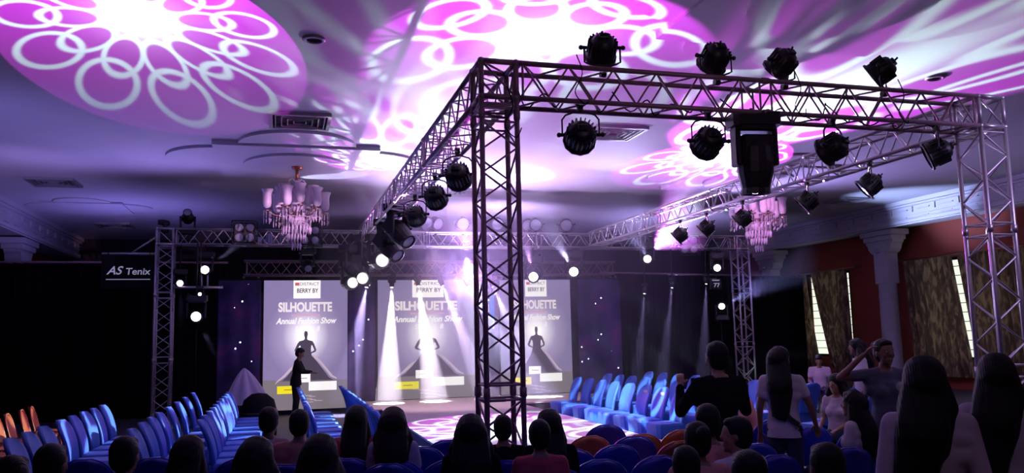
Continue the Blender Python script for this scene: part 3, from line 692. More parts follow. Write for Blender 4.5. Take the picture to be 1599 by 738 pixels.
def screen(label, x0, x1, zb, Y, kx):
    cx = (x0+x1)/2; W = x1-x0; T = 3.5
    t = thing('led_screen', label, 'screen', (cx, Y, 0), group='three upright show screens')
    MB().box((0, .06, (zb+T)/2), (W+.04, .1, T-zb+.04)).obj('casing', M['black_m'], t)
    pic = MB().box((0, 0, (zb+T)/2), (W, .01, T-zb)).obj('picture', SM, t)
    k = W/2.12*kx                                # artwork width factor
    y = -.007
    R_ = lambda x_0, x_1, z_0, z_1: [(x_0*k, z_0), (x_1*k, z_0), (x_1*k, z_1), (x_0*k, z_1)]
    flat('floor_picture', [(-W/2, zb), (W/2, zb), (W/2, .86), (-W/2, .90)], E_low, pic, y)
    flat('banner_picture', R_(-.33, .37, 3.02, 3.5), E_white, pic, y)
    text('DISTRICT', .12, E_dark, pic, (.08*k, y-.006, 3.40), k*1.0); flat('red_mark', R_(-.29, -.18, 3.36, 3.44), E_red, pic, y-.002)
    text('BERRY BY', .16, E_dark, pic, (.03*k, y-.006, 3.22), k*.8, .003)
    text('SILHOUETTE', .33, E_white, pic, (-.02*k, y-.003, 2.78), k*.74, .012); text('SILHOUETTE', .33, E_pink, pic, (-.02*k, y-.007, 2.78), k*.74, .0)
    text('SILHOUETTE', .33, E_white, pic, (-.02*k, y-.009, 2.78), k*.74, -.008)
    flat('underline', R_(-.38, .36, 2.56, 2.60), E_pink, pic, y)
    text('Annual Fashion Show', .22, E_white, pic, (0, y-.004, 2.42), k*.80, .006, .3)
    text('Season   8', .19, E_white, pic, (.03*k, y-.004, 2.21), k*.8, .004, .2)
    # silhouette of a woman in a wide gown, hands on hips
    s = .95
    body = [(-.035, 2.0), (-.05, 2.07), (-.04, 2.14), (0, 2.17), (.04, 2.14), (.05, 2.07), (.035, 2.0), (.03, 1.95), (.06, 1.92), (.17, 1.89), (.21, 1.82), (.27, 1.66), (.25, 1.61), (.13, 1.56), (.12, 1.59), (.22, 1.65), (.165, 1.78),
            (.14, 1.78), (.13, 1.66), (.15, 1.52), (.30, 1.34), (.48, 1.10), (.60, .93), (.72, .86), (-.02, .86), (-.62, .86), (-.48, .98), (-.34, 1.16), (-.20, 1.36), (-.14, 1.52), (-.12, 1.66), (-.14, 1.78),
            (-.165, 1.78), (-.23, 1.65), (-.13, 1.59), (-.14, 1.56), (-.27, 1.61), (-.29, 1.66), (-.22, 1.82), (-.17, 1.89), (-.06, 1.92), (-.03, 1.95)]
    import mathutils.geometry as mg
    P = [Vector((x*k, z, 0)) for x, z in body]; tri = mg.tessellate_polygon([P])
    MB().add([(p.x, y-.004, p.y) for p in P], tri).obj('woman_silhouette', E_grey, pic)
    for sg, pts in ((1, [(.16, 1.50), (.32, 1.36), (.50, 1.14), (.64, .95), (.80, .88), (.80, .92), (.70, .98), (.54, 1.18), (.36, 1.40), (.18, 1.54)]),
                    (-1, [(-.24, 1.32), (-.36, 1.14), (-.52, .98), (-.72, .84), (-.78, .78), (-.74, .86), (-.56, 1.02), (-.40, 1.20)])):
        P = [Vector((x*k, z, 0)) for x, z in pts]
        MB().add([(p.x, y-.006, p.y) for p in P], mg.tessellate_polygon([P])).obj('gown_trim', E_trim, pic)
    flat('caption_card', R_(-.27, .12, .82, 1.04), E_white, pic, y-.006); flat('dark_line', R_(-.18, .04, .92, .935), E_dark, pic, y-.012)
    flat('caption_card', R_(.08, .80, .60, .83), E_white, pic, y-.008)
    flat('yellow_card', R_(-.72, -.20, .54, .74), E_yel, pic, y-.008); flat('dark_line', R_(-.54, -.34, .635, .65), E_dark, pic, y-.014)
    rp = MB()
    for i in range(9):
        xx = -.25+.1*(i % 4)+.04*i; zz = .53-.028*i
        if zz < zb+.03: break
        rp.box((xx*k, y-.004, zz), ((.16+.05*(i % 3))*k, .004, .014))
    if rp.v: rp.obj('ripple_picture', E_trim, pic)
screen('left show screen with gown silhouette, standing lower than the others', -.40, 1.76, .12, 22.5, .98)
screen('centre show screen with gown silhouette, under the brightest lamps', 2.57, 5.29, .27, 22.5, .98)
screen('right show screen with gown silhouette, partly behind the near tower', 6.02, 8.15, .27, 22.55, .92)

def star_mat():
    mt = bpy.data.materials.new('star_cloth'); mt.use_nodes = True; nt = mt.node_tree; N = nt.nodes; L = nt.links; b = N['Principled BSDF']
    b.inputs['Roughness'].default_value = .9
    tc = N.new('ShaderNodeTexCoord'); nz = N.new('ShaderNodeTexNoise'); nz.inputs['Scale'].default_value = 1.3; nz.inputs['Detail'].default_value = 4; L.new(tc.outputs['Object'], nz.inputs[0])
    cr = N.new('ShaderNodeValToRGB'); L.new(nz.outputs[0], cr.inputs[0]); el = cr.color_ramp.elements
    el[0].position = .38; el[0].color = (.012, .012, .07, 1); el[1].position = .75; el[1].color = (.30, .03, .16, 1); a = el.new(.55); a.color = (.06, .03, .17, 1)
    L.new(cr.outputs[0], b.inputs['Base Color'])
    vo = N.new('ShaderNodeTexVoronoi'); vo.inputs['Scale'].default_value = 4.2; L.new(tc.outputs['Object'], vo.inputs['Vector'])
    lt = N.new('ShaderNodeMath'); lt.operation = 'LESS_THAN'; L.new(vo.outputs['Distance'], lt.inputs[0]); lt.inputs[1].default_value = .085
    ad = N.new('ShaderNodeMath'); ad.operation = 'MULTIPLY'; L.new(lt.outputs[0], ad.inputs[0]); ad.inputs[1].default_value = 3.5
    b.inputs['Emission Color'].default_value = (.75, .8, 1, 1); L.new(ad.outputs[0], b.inputs['Emission Strength']); return mt
STAR = star_mat()
for x0, x1, lb in ((-1.50, -.46, 'starry dark blue panel left of the left screen'), (1.80, 2.52, 'starry purple panel between the left and centre screens'),
                   (5.33, 5.98, 'starry panel between the centre and right screens, behind the near tower'), (8.19, 9.5, 'starry dark panel right of the right screen')):
    t = thing('star_cloth_panel', lb, 'backdrop panel', ((x0+x1)/2, 22.02 if (x0 < 0 or x0 > 8) else 22.62, 0), group='star cloth panels between the screens')
    MB().sheet(lambda u, v: ((u-.5)*(x1-x0), .02*math.sin(u*14), .05+v*3.42), 24, 2, (0, .02, 0)).obj('cloth', STAR, t)
    MB().tube(((x0-x1)/2, .02, 3.5), ((x1-x0)/2, .02, 3.5), .025, 8).obj('rail', M['black_m'], t)
bl = thing('lit_banner', 'small bright blue strip banner between the centre and right screens', 'banner', (5.78, 22.5, 0))
MB().box((0, 0, 2.6), (.12, .02, .95)).obj('strip', emat('blue_strip', (.02, .12, .9), 1.2), bl)
MB().tube((-.08, 0, 3.1), (.08, 0, 3.1), .015, 6).tube((0, .0, 3.1), (0, -.05, 3.63), .01, 6).obj('hanger', M['black_m'], bl)
def drape(label, p0, p1, z0, z1, n, amp=.07):
    p0 = Vector(p0); p1 = Vector(p1); d = p1-p0; nn = Vector((d.y, -d.x, 0)).normalized()
    t = thing('black_drape', label, 'drape', (p0.x, p0.y, 0), group='black drapes around the stage')
    MB().sheet(lambda u, v: tuple(Vector((d.x*u, d.y*u, z0+(z1-z0)*v))+nn*(amp*math.sin(u*n*2*PI)*(1-.3*v)+.03*math.sin(u*n*5.1))), n*8, 4, nn*.01).obj('cloth', M['drape'], t)
    MB().tube((0, 0, z1+.03), (d.x, d.y, z1+.03), .03, 8).obj('rail', M['alu_shaded'], t)
drape('long black drape filling the back left of the hall', (XL+.3, 23.2), (-1.35, 23.2), .02, 4.0, 26)
drape('long black drape from the right screen to the window wall', (9.45, 23.4), (18.0, 25.4), .02, 3.75, 36)
drape('black drape along the left wall', (XL+.35, 8.0), (XL+.35, 23.), .02, 4.3, 50)
drape('dark drape high behind the screen truss', (-1.4, 24.2), (9.6, 24.2), 3.3, 4.6, 30)
# banner with lettering
sg = thing('sign_banner', 'black banner with pale lettering beside the far left tower', 'sign', (-3.42, 20.86, 0))
MB().box((0, .02, 3.6), (1.16, .02, .78)).obj('cloth', M['black_m'], sg)
SL = mat('sign_letter', (.6, .6, .68), .7, emit=(.5, .5, .65), es=.35)
text('AS', .27, SL, sg, (-.31, 0, 3.62), 1.0, .004, .35); text('Tenix', .22, SL, sg, (.20, 0, 3.60), 1.05, .003, .1)
MB().box((0, -.0, 3.42), (.95, .008, .018)).obj('underline', SL, sg)
for s_ in (-.45, .45): MB().tube((s_, .03, 3.98), (s_, .03, 4.08), .008, 6).obj('tie', M['black_m'], sg)
# small hung control boxes with pale marks beside the far right tower
hb = thing('hung_controller', 'small dark box with pale marks beside the far right tower', 'control box', at_y(1118, 443, 20.3))
MB().box((0, .05, 0), (.36, .08, .3), bev=.01).obj('case', M['black'], hb); MB().tube((0, .05, .15), (0, .2, 4.24-hb.location.z), .012, 6).obj('hanger', M['black'], hb)
text('77', .16, SL, hb, (.02, 0, -.04), 1.2, .003); MB().box((0, 0, .1), (.22, .01, .03)).obj('label_strip', SL, hb)

# ================================================================ curtains
def curtain_mat():
    mt = bpy.data.materials.new('patterned_curtain'); mt.use_nodes = True; nt = mt.node_tree; N = nt.nodes; L = nt.links; b = N['Principled BSDF']
    tc = N.new('ShaderNodeTexCoord'); mpp = N.new('ShaderNodeMapping'); mpp.inputs['Scale'].default_value = (1, 1.6, .35); L.new(tc.outputs['Object'], mpp.inputs[0]); nz = N.new('ShaderNodeTexNoise'); nz.inputs['Scale'].default_value = 6; nz.inputs['Detail'].default_value = 6; nz.inputs['Distortion'].default_value = .8; L.new(mpp.outputs[0], nz.inputs[0])
    cr = N.new('ShaderNodeValToRGB'); L.new(nz.outputs[0], cr.inputs[0]); el = cr.color_ramp.elements
    el[0].position = .40; el[0].color = (.10, .07, .05, 1); el[1].position = .62; el[1].color = (.40, .30, .17, 1)
    a = el.new(.5); a.color = (.16, .10, .06, 1)
    L.new(cr.outputs[0], b.inputs['Base Color']); b.inputs['Roughness'].default_value = .8
    tr = N.new('ShaderNodeBsdfTranslucent'); L.new(cr.outputs[0], tr.inputs[0]); mx = N.new('ShaderNodeMixShader'); mx.inputs[0].default_value = .25
    L.new(b.outputs[0], mx.inputs[1]); L.new(tr.outputs[0], mx.inputs[2]); L.new(mx.outputs[0], N['Material Output'].inputs[0]); return mt
CM = curtain_mat()
def Yp(px, X=19.45, z=2.5):
    y = 450.
    for _ in range(6):
        q = at_x(px, y, X); y += (q.z-z)*FPX/26
    return q.y
def curtain(label, rail, panels, z0, z1, zr):
    t = thing('window_curtain', label, 'curtain', (0, 0, 0), group='patterned window curtains')
    r = MB().tube((19.42, rail[0], zr), (19.42, rail[1], zr), .022, 8); r.ball((19.42, rail[0], zr), .05, 8, 6).ball((19.42, rail[1], zr), .05, 8, 6)
    for yy in rail: r.tube((19.42, yy+(.1 if yy == min(rail) else -.1), zr), (19.82, yy+(.1 if yy == min(rail) else -.1), zr), .018, 6)
    r.obj('curtain_rod', M['brass'], t)
    for (a0, a1, b0, b1) in panels:   # Y at top (a0..a1) and at bottom (b0..b1)
        n = max(3, int(abs(a1-a0)/.22)); 
        def fn(u, v):
            y = (b0+(b1-b0)*u)*(1-v)+(a0+(a1-a0)*u)*v
            return (19.42+.10*math.sin(u*n*2*PI)+.025*math.sin(u*n*5.3+v*2), y, z0+(z1-z0)*v)
        MB().sheet(fn, n*8, 8).obj('curtain_panel', CM, t)
zc = 4.05
curtain('patterned curtains with a bright tapering gap on the far window', (Yp(1254), Yp(1340)), [(Yp(1247), Yp(1262), Yp(1250), Yp(1279)), (Yp(1270), Yp(1328), Yp(1297), Yp(1329))], .4, zc-.04, zc)
curtain('wide patterned curtains with a thin bright gap behind the pink-lit tower', (Yp(1412), Yp(1640)), [(Yp(1416), Yp(1494), Yp(1424), Yp(1517)), (Yp(1501), Yp(1630), Yp(1522), Yp(1630))], .4, zc-.04, zc)

# ================================================================ chairs
def chair_back_fn(w, z0, z1, y0, rec, th):
    def pr(z):
        v = (z-z0)/(z1-z0); k = 1. if v < .72 else math.sqrt(max(0., 1-((v-.72)/.30)**2)); return w/2*(.86+.14*min(1, v*1.6))*k
    return pr
def make_cover_chair(label, loc, rz, group, tagged):
    t = thing('covered_chair', label, 'chair', loc, (0, 0, rz), group)
    pr = chair_back_fn(.46, .44, .97, 0, 0, 0)
    def fr(u, v):
        z = .44+.53*v; x = (u-.5)*2*pr(z); c = 1-(abs(u-.5)*2)**2
        return (x, -.20-.16*v**1.3-.035*c+.02*math.sin(v*PI), z)
    MB().sheet(fr, 10, 12, (0, -.05, 0)).obj('back_cover', M['chair_cover'], t)
    s = MB(); ring = []
    P = [(-.22, -.23), (.22, -.23), (.225, .20), (.17, .25), (-.17, .25), (-.225, .20)]
    n = len(P); vs = []
    for z, k in ((.01, 1.0), (.30, .97), (.42, 1.), (.455, .97), (.465, .82)): vs += [(x*k, y*k, z) for x, y in P]
    fs = [tuple(4*n+i for i in range(n)), tuple(range(n-1, -1, -1))]+[(j*n+i, j*n+(i+1) % n, j*n+n+(i+1) % n, j*n+n+i) for j in range(4) for i in range(n)]
    s.add(vs, fs); s.obj('seat_cover', M['chair_cover'], t)
    if tagged: MB().box((0, -.335, .86), (.15, .006, .05), Matrix.Rotation(-.0, 4, 'X')).obj('label_patch', M['tag'], t)
    return t
def make_plastic_chair(label, loc, rz, group, mt, legm):
    t = thing('plastic_chair', label, 'chair', loc, (0, 0, rz), group)
    def fr(u, v):
        a = (u-.5)*2; z = .46+.40*v
        k = 1. if v < .45 else math.sqrt(max(0, 1-((v-.45)/.57)**2)); x = a*.27*(.9+.1*v)*max(k, .02)
        return (x, -.20-.11*v-.05*(1-a*a)+.03, z)
    MB().sheet(fr, 12, 12, (0, -.018, 0)).obj('backrest', mt, t)
    rm = MB().path([(lambda q: (q[0], q[1]-.01, q[2]))(fr(u, 1 if 0 else v)) for u, v in [(0, k/12) for k in range(13)]+[(1, 1-k/12) for k in range(13)]], .013, 6)
    rm.obj('rim', mt, t)
    MB().sheet(lambda u, v: ((u-.5)*.46, -.22+v*.46, .45-.02*math.sin(u*PI)-.02*v*v), 8, 6, (0, 0, -.02)).obj('seat', mt, t)
    for sx in (-1, 1):
        for sy in (-1, 1): MB().tube((sx*.20, -.18 if sy < 0 else .20, .44), (sx*.235, -.24 if sy < 0 else .24, 0), .022, 6, .017).obj('leg', legm, t)
    return t
proto_c = {}
def covered(label, x, y, rz, group, tagged=False):
    k = tagged
    if k not in proto_c: proto_c[k] = make_cover_chair(label, (x, y, 0), rz, group, tagged); return proto_c[k]
    return copy_thing(proto_c[k], (x, y, 0), rz, label, group)
proto_p = {}
def plastic(label, x, y, rz, group, kind='blue'):
    if kind not in proto_p:
        proto_p[kind] = make_plastic_chair(label, (x, y, 0), rz, group, M['plastic' if kind == 'blue' else 'brown'], M['metal_leg' if kind == 'blue' else 'brown']); return proto_p[kind]
    return copy_thing(proto_p[kind], (x, y, 0), rz, label, group)
def row(desc, xs, ys, rz, group, tagged=()):
    for i, y in enumerate(ys):
        x = xs if not isinstance(xs, (list, tuple)) else xs[i]
        covered('blue covered chair, %s from the near end of %s' % (ORD[i], desc), x, y+random.uniform(-.03, .03), rz+random.uniform(-.06, .06), group, i in tagged)
fr_ = lambda a, b, n: [a+(b-a)*i/(n-1) for i in range(n)]
LF, RG = -PI/2, PI/2          # facing +X (left blocks) / facing -X (right block)
row('the row left along the runway', 1.62, fr_(11.05, 17.3, 11), LF, 'left chair row along the runway')
row('the second row left of runway', .78, fr_(12.6, 17.3, 8), LF, 'second chair row left of the runway')
row('the third row left of runway', -.52, fr_(10.9, 16.7, 10), LF, 'third chair row left of the runway')
row('the fourth row left of runway', -1.18, fr_(10.1, 12.3, 4)+[13.3, 14.4, 15.6, 16.9], LF, 'fourth chair row left of the runway')
row('the fifth row left of runway', -2.28, fr_(9.7, 11.0, 3)+fr_(11.8, 14.4, 5), LF, 'fifth chair row left of the runway')
row('the row right along the runway', 6.02, fr_(12.35, 17.3, 8), RG, 'right chair row along the runway', (0, 1, 2))
row('the second row right of runway', 7.15, fr_(12.6, 18.3, 9), RG, 'second chair row right of the runway')
row('the third row right of runway', 8.35, fr_(13.2, 18.6, 8), RG, 'third chair row right of the runway')
for i, (px, py) in enumerate(((88, 634), (75, 639), (55, 645), (40, 650), (27, 654), (5, 662))):
    q = at_z(px, py, .85); plastic('brown plastic chair in the dim left group, %s from the far end' % ORD[i], q.x-.1, q.y, LF+.1, 'brown plastic chairs at the far left', 'brown')
q = at_z(100, 672, .85); plastic('brown plastic chair standing among the blue ones at lower left', q.x, q.y, LF, 'brown plastic chairs at the far left', 'brown')
# lilac-lit chairs by the window side
for i, (px, py) in enumerate(((1243, 598), (1278, 610), (1297, 606), (1345, 607), (1365, 604))):
    q = at_z(px, py, .95); covered('blue covered chair lit lilac on the window side, %s from the left' % ORD[i], q.x, q.y, .2, 'lilac-lit chairs on the window side')
# foreground plastic chairs, backs to the camera
FGB = [(465, 692), (557, 693), (610, 699), (655, 699), (618, 721), (700, 688), (520, 716), (133, 718), (240, 716), (380, 716), (700, 720)]
FGR = [(948, 664), (993, 682), (962, 696), (893, 703), (940, 719), (1030, 713), (865, 733), (1110, 672), (1205, 656), (1340, 672), (1180, 694), (1215, 712), (1270, 668), (1330, 700), (1420, 640), (1510, 640)]
def fg(label, px, py, kind='blue', grp='blue plastic chairs in the dark foreground'):
    q = at_z(px, py, .86); return plastic(label, q.x, q.y+.3, random.uniform(-.05, .05), grp, kind)
LBL = ['left of the two long-haired women', 'before the long-haired woman at left centre', 'in front of the woman in white, farther one', 'left of the near tower, farther one', 'lowest one left of the near tower', 'touching the left side of the near tower', 'between the two lower left heads', 'at the lower left beside the brown one', 'under the fourth row at lower left', 'beside the wide dark head at lower left', 'lowest against the near tower']
for (px, py), l in zip(FGB, LBL): fg('dark blue plastic chair in the foreground, '+l, px, py)
LBR = ['farthest between the two brown chairs', 'behind the brown chairs', 'in the middle of the lower right group', 'just right of the near tower', 'bottom edge right of the near tower', 'left of the woman in salmon', 'lowest beside the near tower', 'behind the woman in salmon', 'behind the man in black', 'right of the lady in the white tee', 'behind the boy in the white shirt', 'right of the boy in the white shirt', 'between the lady and the seated girl', 'in front of the girl with long hair', 'left of the long-haired woman at right', 'between the two long-haired women at right']
for (px, py), l in zip(FGR, LBR): fg('dark blue plastic chair in the foreground, '+l, px, py)
for (px, py), l in zip(((920, 682), (1003, 679), (1068, 672), (1062, 690)), ('brown plastic chair nearest the near tower in the foreground', 'brown plastic chair in the middle of the foreground', 'brown plastic chair behind the salmon blouse', 'brown plastic chair next to the salmon blouse')):
    fg(l, px, py, 'brown', 'brown plastic chairs in the foreground')

# draped white cloth beside the left rows
wc = thing('draped_cloth', 'white sheer cloth draped in a peak on the left chairs before the star cloth', 'cloth', (at_z(380, 592, 1.25)*1)[:2]+(0,) if 0 else (at_y(381, 600, 18.2).x, 18.2, 0))
def cl(u, v):
    a = u*2*PI; r = .02+.38*v**.8*(1+.16*math.sin(a*7)+.1*math.sin(a*3+1)); return (r*math.cos(a)*1.05+.05*v, r*math.sin(a)*.7, 1.36-.62*v-.12*v*v)
MB().sheet(cl, 48, 10).obj('cloth', M['sheer'], wc)
MB().lathe([(.0, 1.28), (.02, 1.26), (.03, 1.0), (.04, .5), (.20, .03), (.20, .0)], 14).obj('support', M['black_m'], wc)
bs = thing('dark_trunk', 'dark rounded trunk beside the draped white cloth', 'trunk', (at_y(396, 632, 17.8).x+.1, 17.9, 0))
MB().lathe([(.0, .86), (.15, .84), (.30, .72), (.36, .5), (.36, 0)], 20).obj('body', M['black_m'], bs)
MB().lathe([(.37, .40), (.38, .42), (.38, .46), (.37, .48)], 20).obj('band', M['black'], bs)

# ================================================================ people
def capsule(mb, p0, p1, r0, r1, flat_=1., side=Vector((1, 0, 0)), n=14):
    p0 = Vector(p0); p1 = Vector(p1); d = p1-p0; L = max(d.length, 1e-5); z = d/L if d.length > 1e-5 else Vector((0, 0, 1))
    x = side-z*side.dot(z); x = x.normalized() if x.length > 1e-3 else z.orthogonal().normalized(); y = z.cross(x)
    prof = [(r0*math.sin(a), -r0*math.cos(a)) for a in (0.02, .5, 1., PI/2)]+[(r1*math.cos(a), L+r1*math.sin(a)) for a in (0, .55, 1.05, 1.55)]
    vs = []; fs = []
    for r, h in prof: vs += [p0+z*h+x*(r*math.cos(2*PI*i/n))+y*(r*flat_*math.sin(2*PI*i/n)) for i in range(n)]
    for j in range(len(prof)-1):
        for i in range(n): fs.append((j*n+i, j*n+(i+1) % n, j*n+n+(i+1) % n, j*n+n+i))
    fs += [tuple(range(n-1, -1, -1)), tuple((len(prof)-1)*n+i for i in range(n))]
    mb.add(vs, fs, True)
def fuse(mb, name, mt, parent, vox, smooth=2):
    me = bpy.data.meshes.new(name); me.from_pydata(mb.v, [], mb.f); o = bpy.data.objects.new(name, me); C.objects.link(o)
    r = o.modifiers.new('r', 'REMESH'); r.mode = 'VOXEL'; r.voxel_size = vox; r.use_smooth_shade = True
    s = o.modifiers.new('s', 'SMOOTH'); s.iterations = smooth; s.factor = .5
    dg = bpy.context.evaluated_depsgraph_get(); m2 = bpy.data.meshes.new_from_object(o.evaluated_get(dg)); m2.name = name
    bpy.data.objects.remove(o); bpy.data.meshes.remove(me)
    m2.materials.clear(); m2.materials.append(mt); m2.polygons.foreach_set('use_smooth', [True]*len(m2.polygons))
    q = bpy.data.objects.new(name, m2); C.objects.link(q); q.parent = parent; return q
def hand(mb, wr, d, up, k=1., curl=.35, side=1):
    """palm, four unequal bent fingers and a thumb leaving the side of the palm"""
    d = d.normalized(); up = (up-d*up.dot(d)).normalized(); sd = d.cross(up)*side
    pc = wr+d*.05*k; capsule(mb, wr+d*.015*k, wr+d*.075*k, .026*k, .034*k, .45, sd)
    for i, (off, ln) in enumerate(((-.027, .068), (-.009, .078), (.009, .073), (.026, .058))):
        b = wr+d*.085*k+sd*off*k; dr = (d-up*curl*.5).normalized(); m1 = b+dr*ln*.5*k; dr2 = (d-up*curl*1.6).normalized(); e = m1+dr2*ln*.5*k
        capsule(mb, b, m1, .0095*k, .0088*k, n=8); capsule(mb, m1, e, .0088*k, .0072*k, n=8)
    b = wr+d*.03*k-sd*.028*k; m1 = b+(d*.6-sd*.75-up*.2).normalized()*.034*k; e = m1+(d*.9-sd*.25-up*.3).normalized()*.03*k
    capsule(mb, b, m1, .012*k, .0105*k, n=8); capsule(mb, m1, e, .0105*k, .008*k, n=8)
def person(label, loc, rz, h=1.62, seat=False, top='white_c', bottom='navy_c', hair='long', hairm='hair', skin='skin', arms=None, sleeve=.55, vox=.012, headturn=0., headtilt=0., lean=0., group=None, bust=0., female=True, eyes=False, hem=.0, strap=False, badge=False, bag=False, phone=False, hairlen=.42, hairtop=None, puff=0., hw=None, hx=0.):
    k = h/1.65
    t = thing('person', label, 'person', loc, (0, 0, rz), group)
    V = lambda x, y, z: Vector((x, y, z))*k
    hz = .50 if seat else .93                       # hip height
    pel = V(0, 0, hz); ch = pel+V(0, -.0, .30); nk = pel+V(0, -.01, .50)
    LR = Matrix.Rotation(-lean, 3, 'X')
    def up(p): return pel+LR @ (p-pel)
    ch = up(ch); nk = up(nk); shw = .165 if female else .19
    sh = [up(pel+V(s*shw, -.01, .46)) for s in (-1, 1)]
    wst = up(pel+V(0, 0, .16))
    hd = up(pel+V(0, .015, .66))
    arms = arms or {}
    el = []; wr = []
    for i, s in enumerate((-1, 1)):
        a = arms.get(s, 'lap' if seat else 'down')
        if a == 'lap': e, w_ = sh[i]+V(s*.05, .04, -.27), sh[i]+V(-s*.03, .25, -.36)
        elif a == 'down': e, w_ = sh[i]+V(s*.06, -.02, -.28), sh[i]+V(s*.08, .05, -.52)
        else: e, w_ = sh[i]+V(*a[0]), sh[i]+V(*a[1])
        el.append(e); wr.append(w_)
    hip = [pel+V(s*.085, 0, -.02) for s in (-1, 1)]
    if seat: kn = [pel+V(s*.10, .42, .0) for s in (-1, 1)]; an = [V(s*.11, .42, .09) for s in (-1, 1)]
    else: kn = [V(s*.095, .02, .50) for s in (-1, 1)]; an = [V(s*.095, -.02, .09) for s in (-1, 1)]
    b = MB()
    capsule(b, pel, wst, .15*k, .125*k, .72); capsule(b, wst, ch, .125*k, .15*k, .68); capsule(b, ch, up(pel+V(0, -.01, .42)), .15*k, .13*k, .62)
    capsule(b, sh[0], sh[1], .055*k, .055*k)
    for s in (0, 1): capsule(b, nk, sh[s].lerp(nk, .2), .045*k, .045*k)
    capsule(b, nk-V(0, 0, .05), hd-V(0, .01, .04), .052*k, .05*k)
    for i, s in enumerate((-1, 1)):
        capsule(b, sh[i], el[i], .048*k, .036*k); capsule(b, el[i], wr[i], .036*k, .024*k)
        hand(b, wr[i], wr[i]-el[i], V(0, 0, 1) if abs((wr[i]-el[i]).normalized().z) < .8 else V(0, 1, 0), k, .5, s)
        capsule(b, hip[i], kn[i], .085*k, .058*k); capsule(b, kn[i], an[i], .056*k, .038*k)
        capsule(b, an[i]-V(0, .02, .04), an[i]+V(0, .15, -.055), .036*k, .028*k)
    # head with face
    HR = Matrix.Translation(hd) @ Matrix.Rotation(headturn, 4, 'Z') @ Matrix.Rotation(headtilt, 4, 'X')
    hm = MB(); hm.ball((0, 0, .02*k), (.078*k, .096*k, .105*k), 20, 14); hm.ball((0, .022*k, -.055*k), (.056*k, .066*k, .062*k), 16, 10)
    hm.ball((0, .100*k, -.012*k), (.013*k, .018*k, .022*k), 10, 8); hm.ball((0, .092*k, .01*k), (.009*k, .014*k, .03*k), 8, 6)
    hm.ball((0, .082*k, -.055*k), (.026*k, .014*k, .008*k), 10, 6); hm.ball((0, .080*k, -.068*k), (.022*k, .014*k, .008*k), 10, 6); hm.ball((0, .076*k, -.1*k), (.02*k, .018*k, .016*k), 8, 6)
    for s in (-1, 1):
        hm.ball((s*.079*k, -.005*k, .0), (.012*k, .022*k, .032*k), 8, 8); hm.ball((s*.03*k, .078*k, .036*k), (.024*k, .014*k, .008*k), 8, 6)
        hm.ball((s*.045*k, .058*k, -.02*k), (.022*k, .024*k, .022*k), 8, 6)
    b.add([tuple(HR @ Vector(v)) for v in hm.v], hm.f, True)
    fuse(b, 'body', M[skin], t, vox*k)
    for s in (-1, 1):
        if eyes:
            e_ = MB().ball((s*.030*k, .083*k, .014*k), .0125*k, 10, 8, HR).obj('eye', M['eye'], t); MB().ball((s*.030*k, .0925*k, .014*k), .0055*k, 8, 6, HR).obj('iris', M['black_m'], e_)
    # shirt
    c = MB(); o_ = .014*k
    hemz = (hz-.10-hem)*k
    capsule(c, pel+V(0, 0, -.14-hem), pel, .165*k+o_, .158*k+o_, .78); capsule(c, pel, wst, .158*k+o_, .132*k+o_, .74); capsule(c, wst, ch, .13*k+o_, .152*k+o_, .70); capsule(c, ch, up(pel+V(0, -.01, .40)), .152*k+o_, .14*k, .66)
    capsule(c, sh[0]+V(.02, 0, -.005), sh[1]-V(.02, 0, .005), .06*k, .06*k)
    capsule(c, sh[0]+V(.03, -.005, -.06), sh[1]+V(-.03, -.005, -.06), .078*k, .078*k, .9); capsule(c, sh[0]+V(.045, 0, -.14), sh[1]+V(-.045, 0, -.14), .085*k, .085*k, .9)
    if female:
        for s in (-1, 1): c.ball(tuple(up(pel+V(s*.065, .055, .30))), .078*k, 12, 8)
    for s in (0, 1): capsule(c, up(pel+V((-.05, .05)[s], -.01, .49)), sh[s], .045*k, .055*k)
    for i in range(2):
        if sleeve <= 1: capsule(c, sh[i], sh[i].lerp(el[i], sleeve), .060*k, (.056+puff)*k)
        else: capsule(c, sh[i], el[i], .060*k, .048*k); capsule(c, el[i], el[i].lerp(wr[i], sleeve-1), .048*k, .036*k)
    so = fuse(c, 'shirt', M[top], t, max(vox, .012)*k, 3)
    if not seat:
        bm = bmesh.new(); bm.from_mesh(so.data); bmesh.ops.bisect_plane(bm, geom=bm.verts[:]+bm.edges[:]+bm.faces[:], plane_co=(0, 0, hemz), plane_no=(0, 0, -1), clear_outer=False, clear_inner=False)
        wr_z = min(w_.z for w_ in wr); hl = [f for f in bm.faces if f.calc_center_median().z < hemz-1e-5 and abs(f.calc_center_median().x) < .2*k]; bmesh.ops.delete(bm, geom=hl, context='FACES'); bm.to_mesh(so.data); bm.free()
    # trousers
    c = MB(); capsule(c, pel+V(0, 0, .06), pel-V(0, 0, .04), .14*k+o_*.6, .15*k+o_*.6, .76)
    for i in range(2): capsule(c, hip[i], kn[i], .096*k, .070*k); capsule(c, kn[i], an[i]+V(0, 0, .02), .068*k, .052*k)
    fuse(c, 'trousers', M[bottom], t, .016*k)
    c = MB()
    for i in range(2): capsule(c, an[i]-V(0, .03, .048), an[i]+V(0, .16, -.055), .042*k, .034*k)
    c.obj('shoes', M['black_m'], t)
    # hair
    c = MB(); T = lambda p: tuple(HR @ (Vector(p)*k))
    hm = MB(); hm.ball((0, -.022*k, .040*k), (.090*k, .100*k, .105*k), 20, 14); hm.ball((0, -.035*k, .0), (.086*k, .085*k, .10*k), 16, 12)
    hm.ball((0, .035*k, .095*k), (.062*k, .05*k, .036*k), 14, 10)
    c.add([tuple(HR @ Vector(v)) for v in hm.v], hm.f, True)
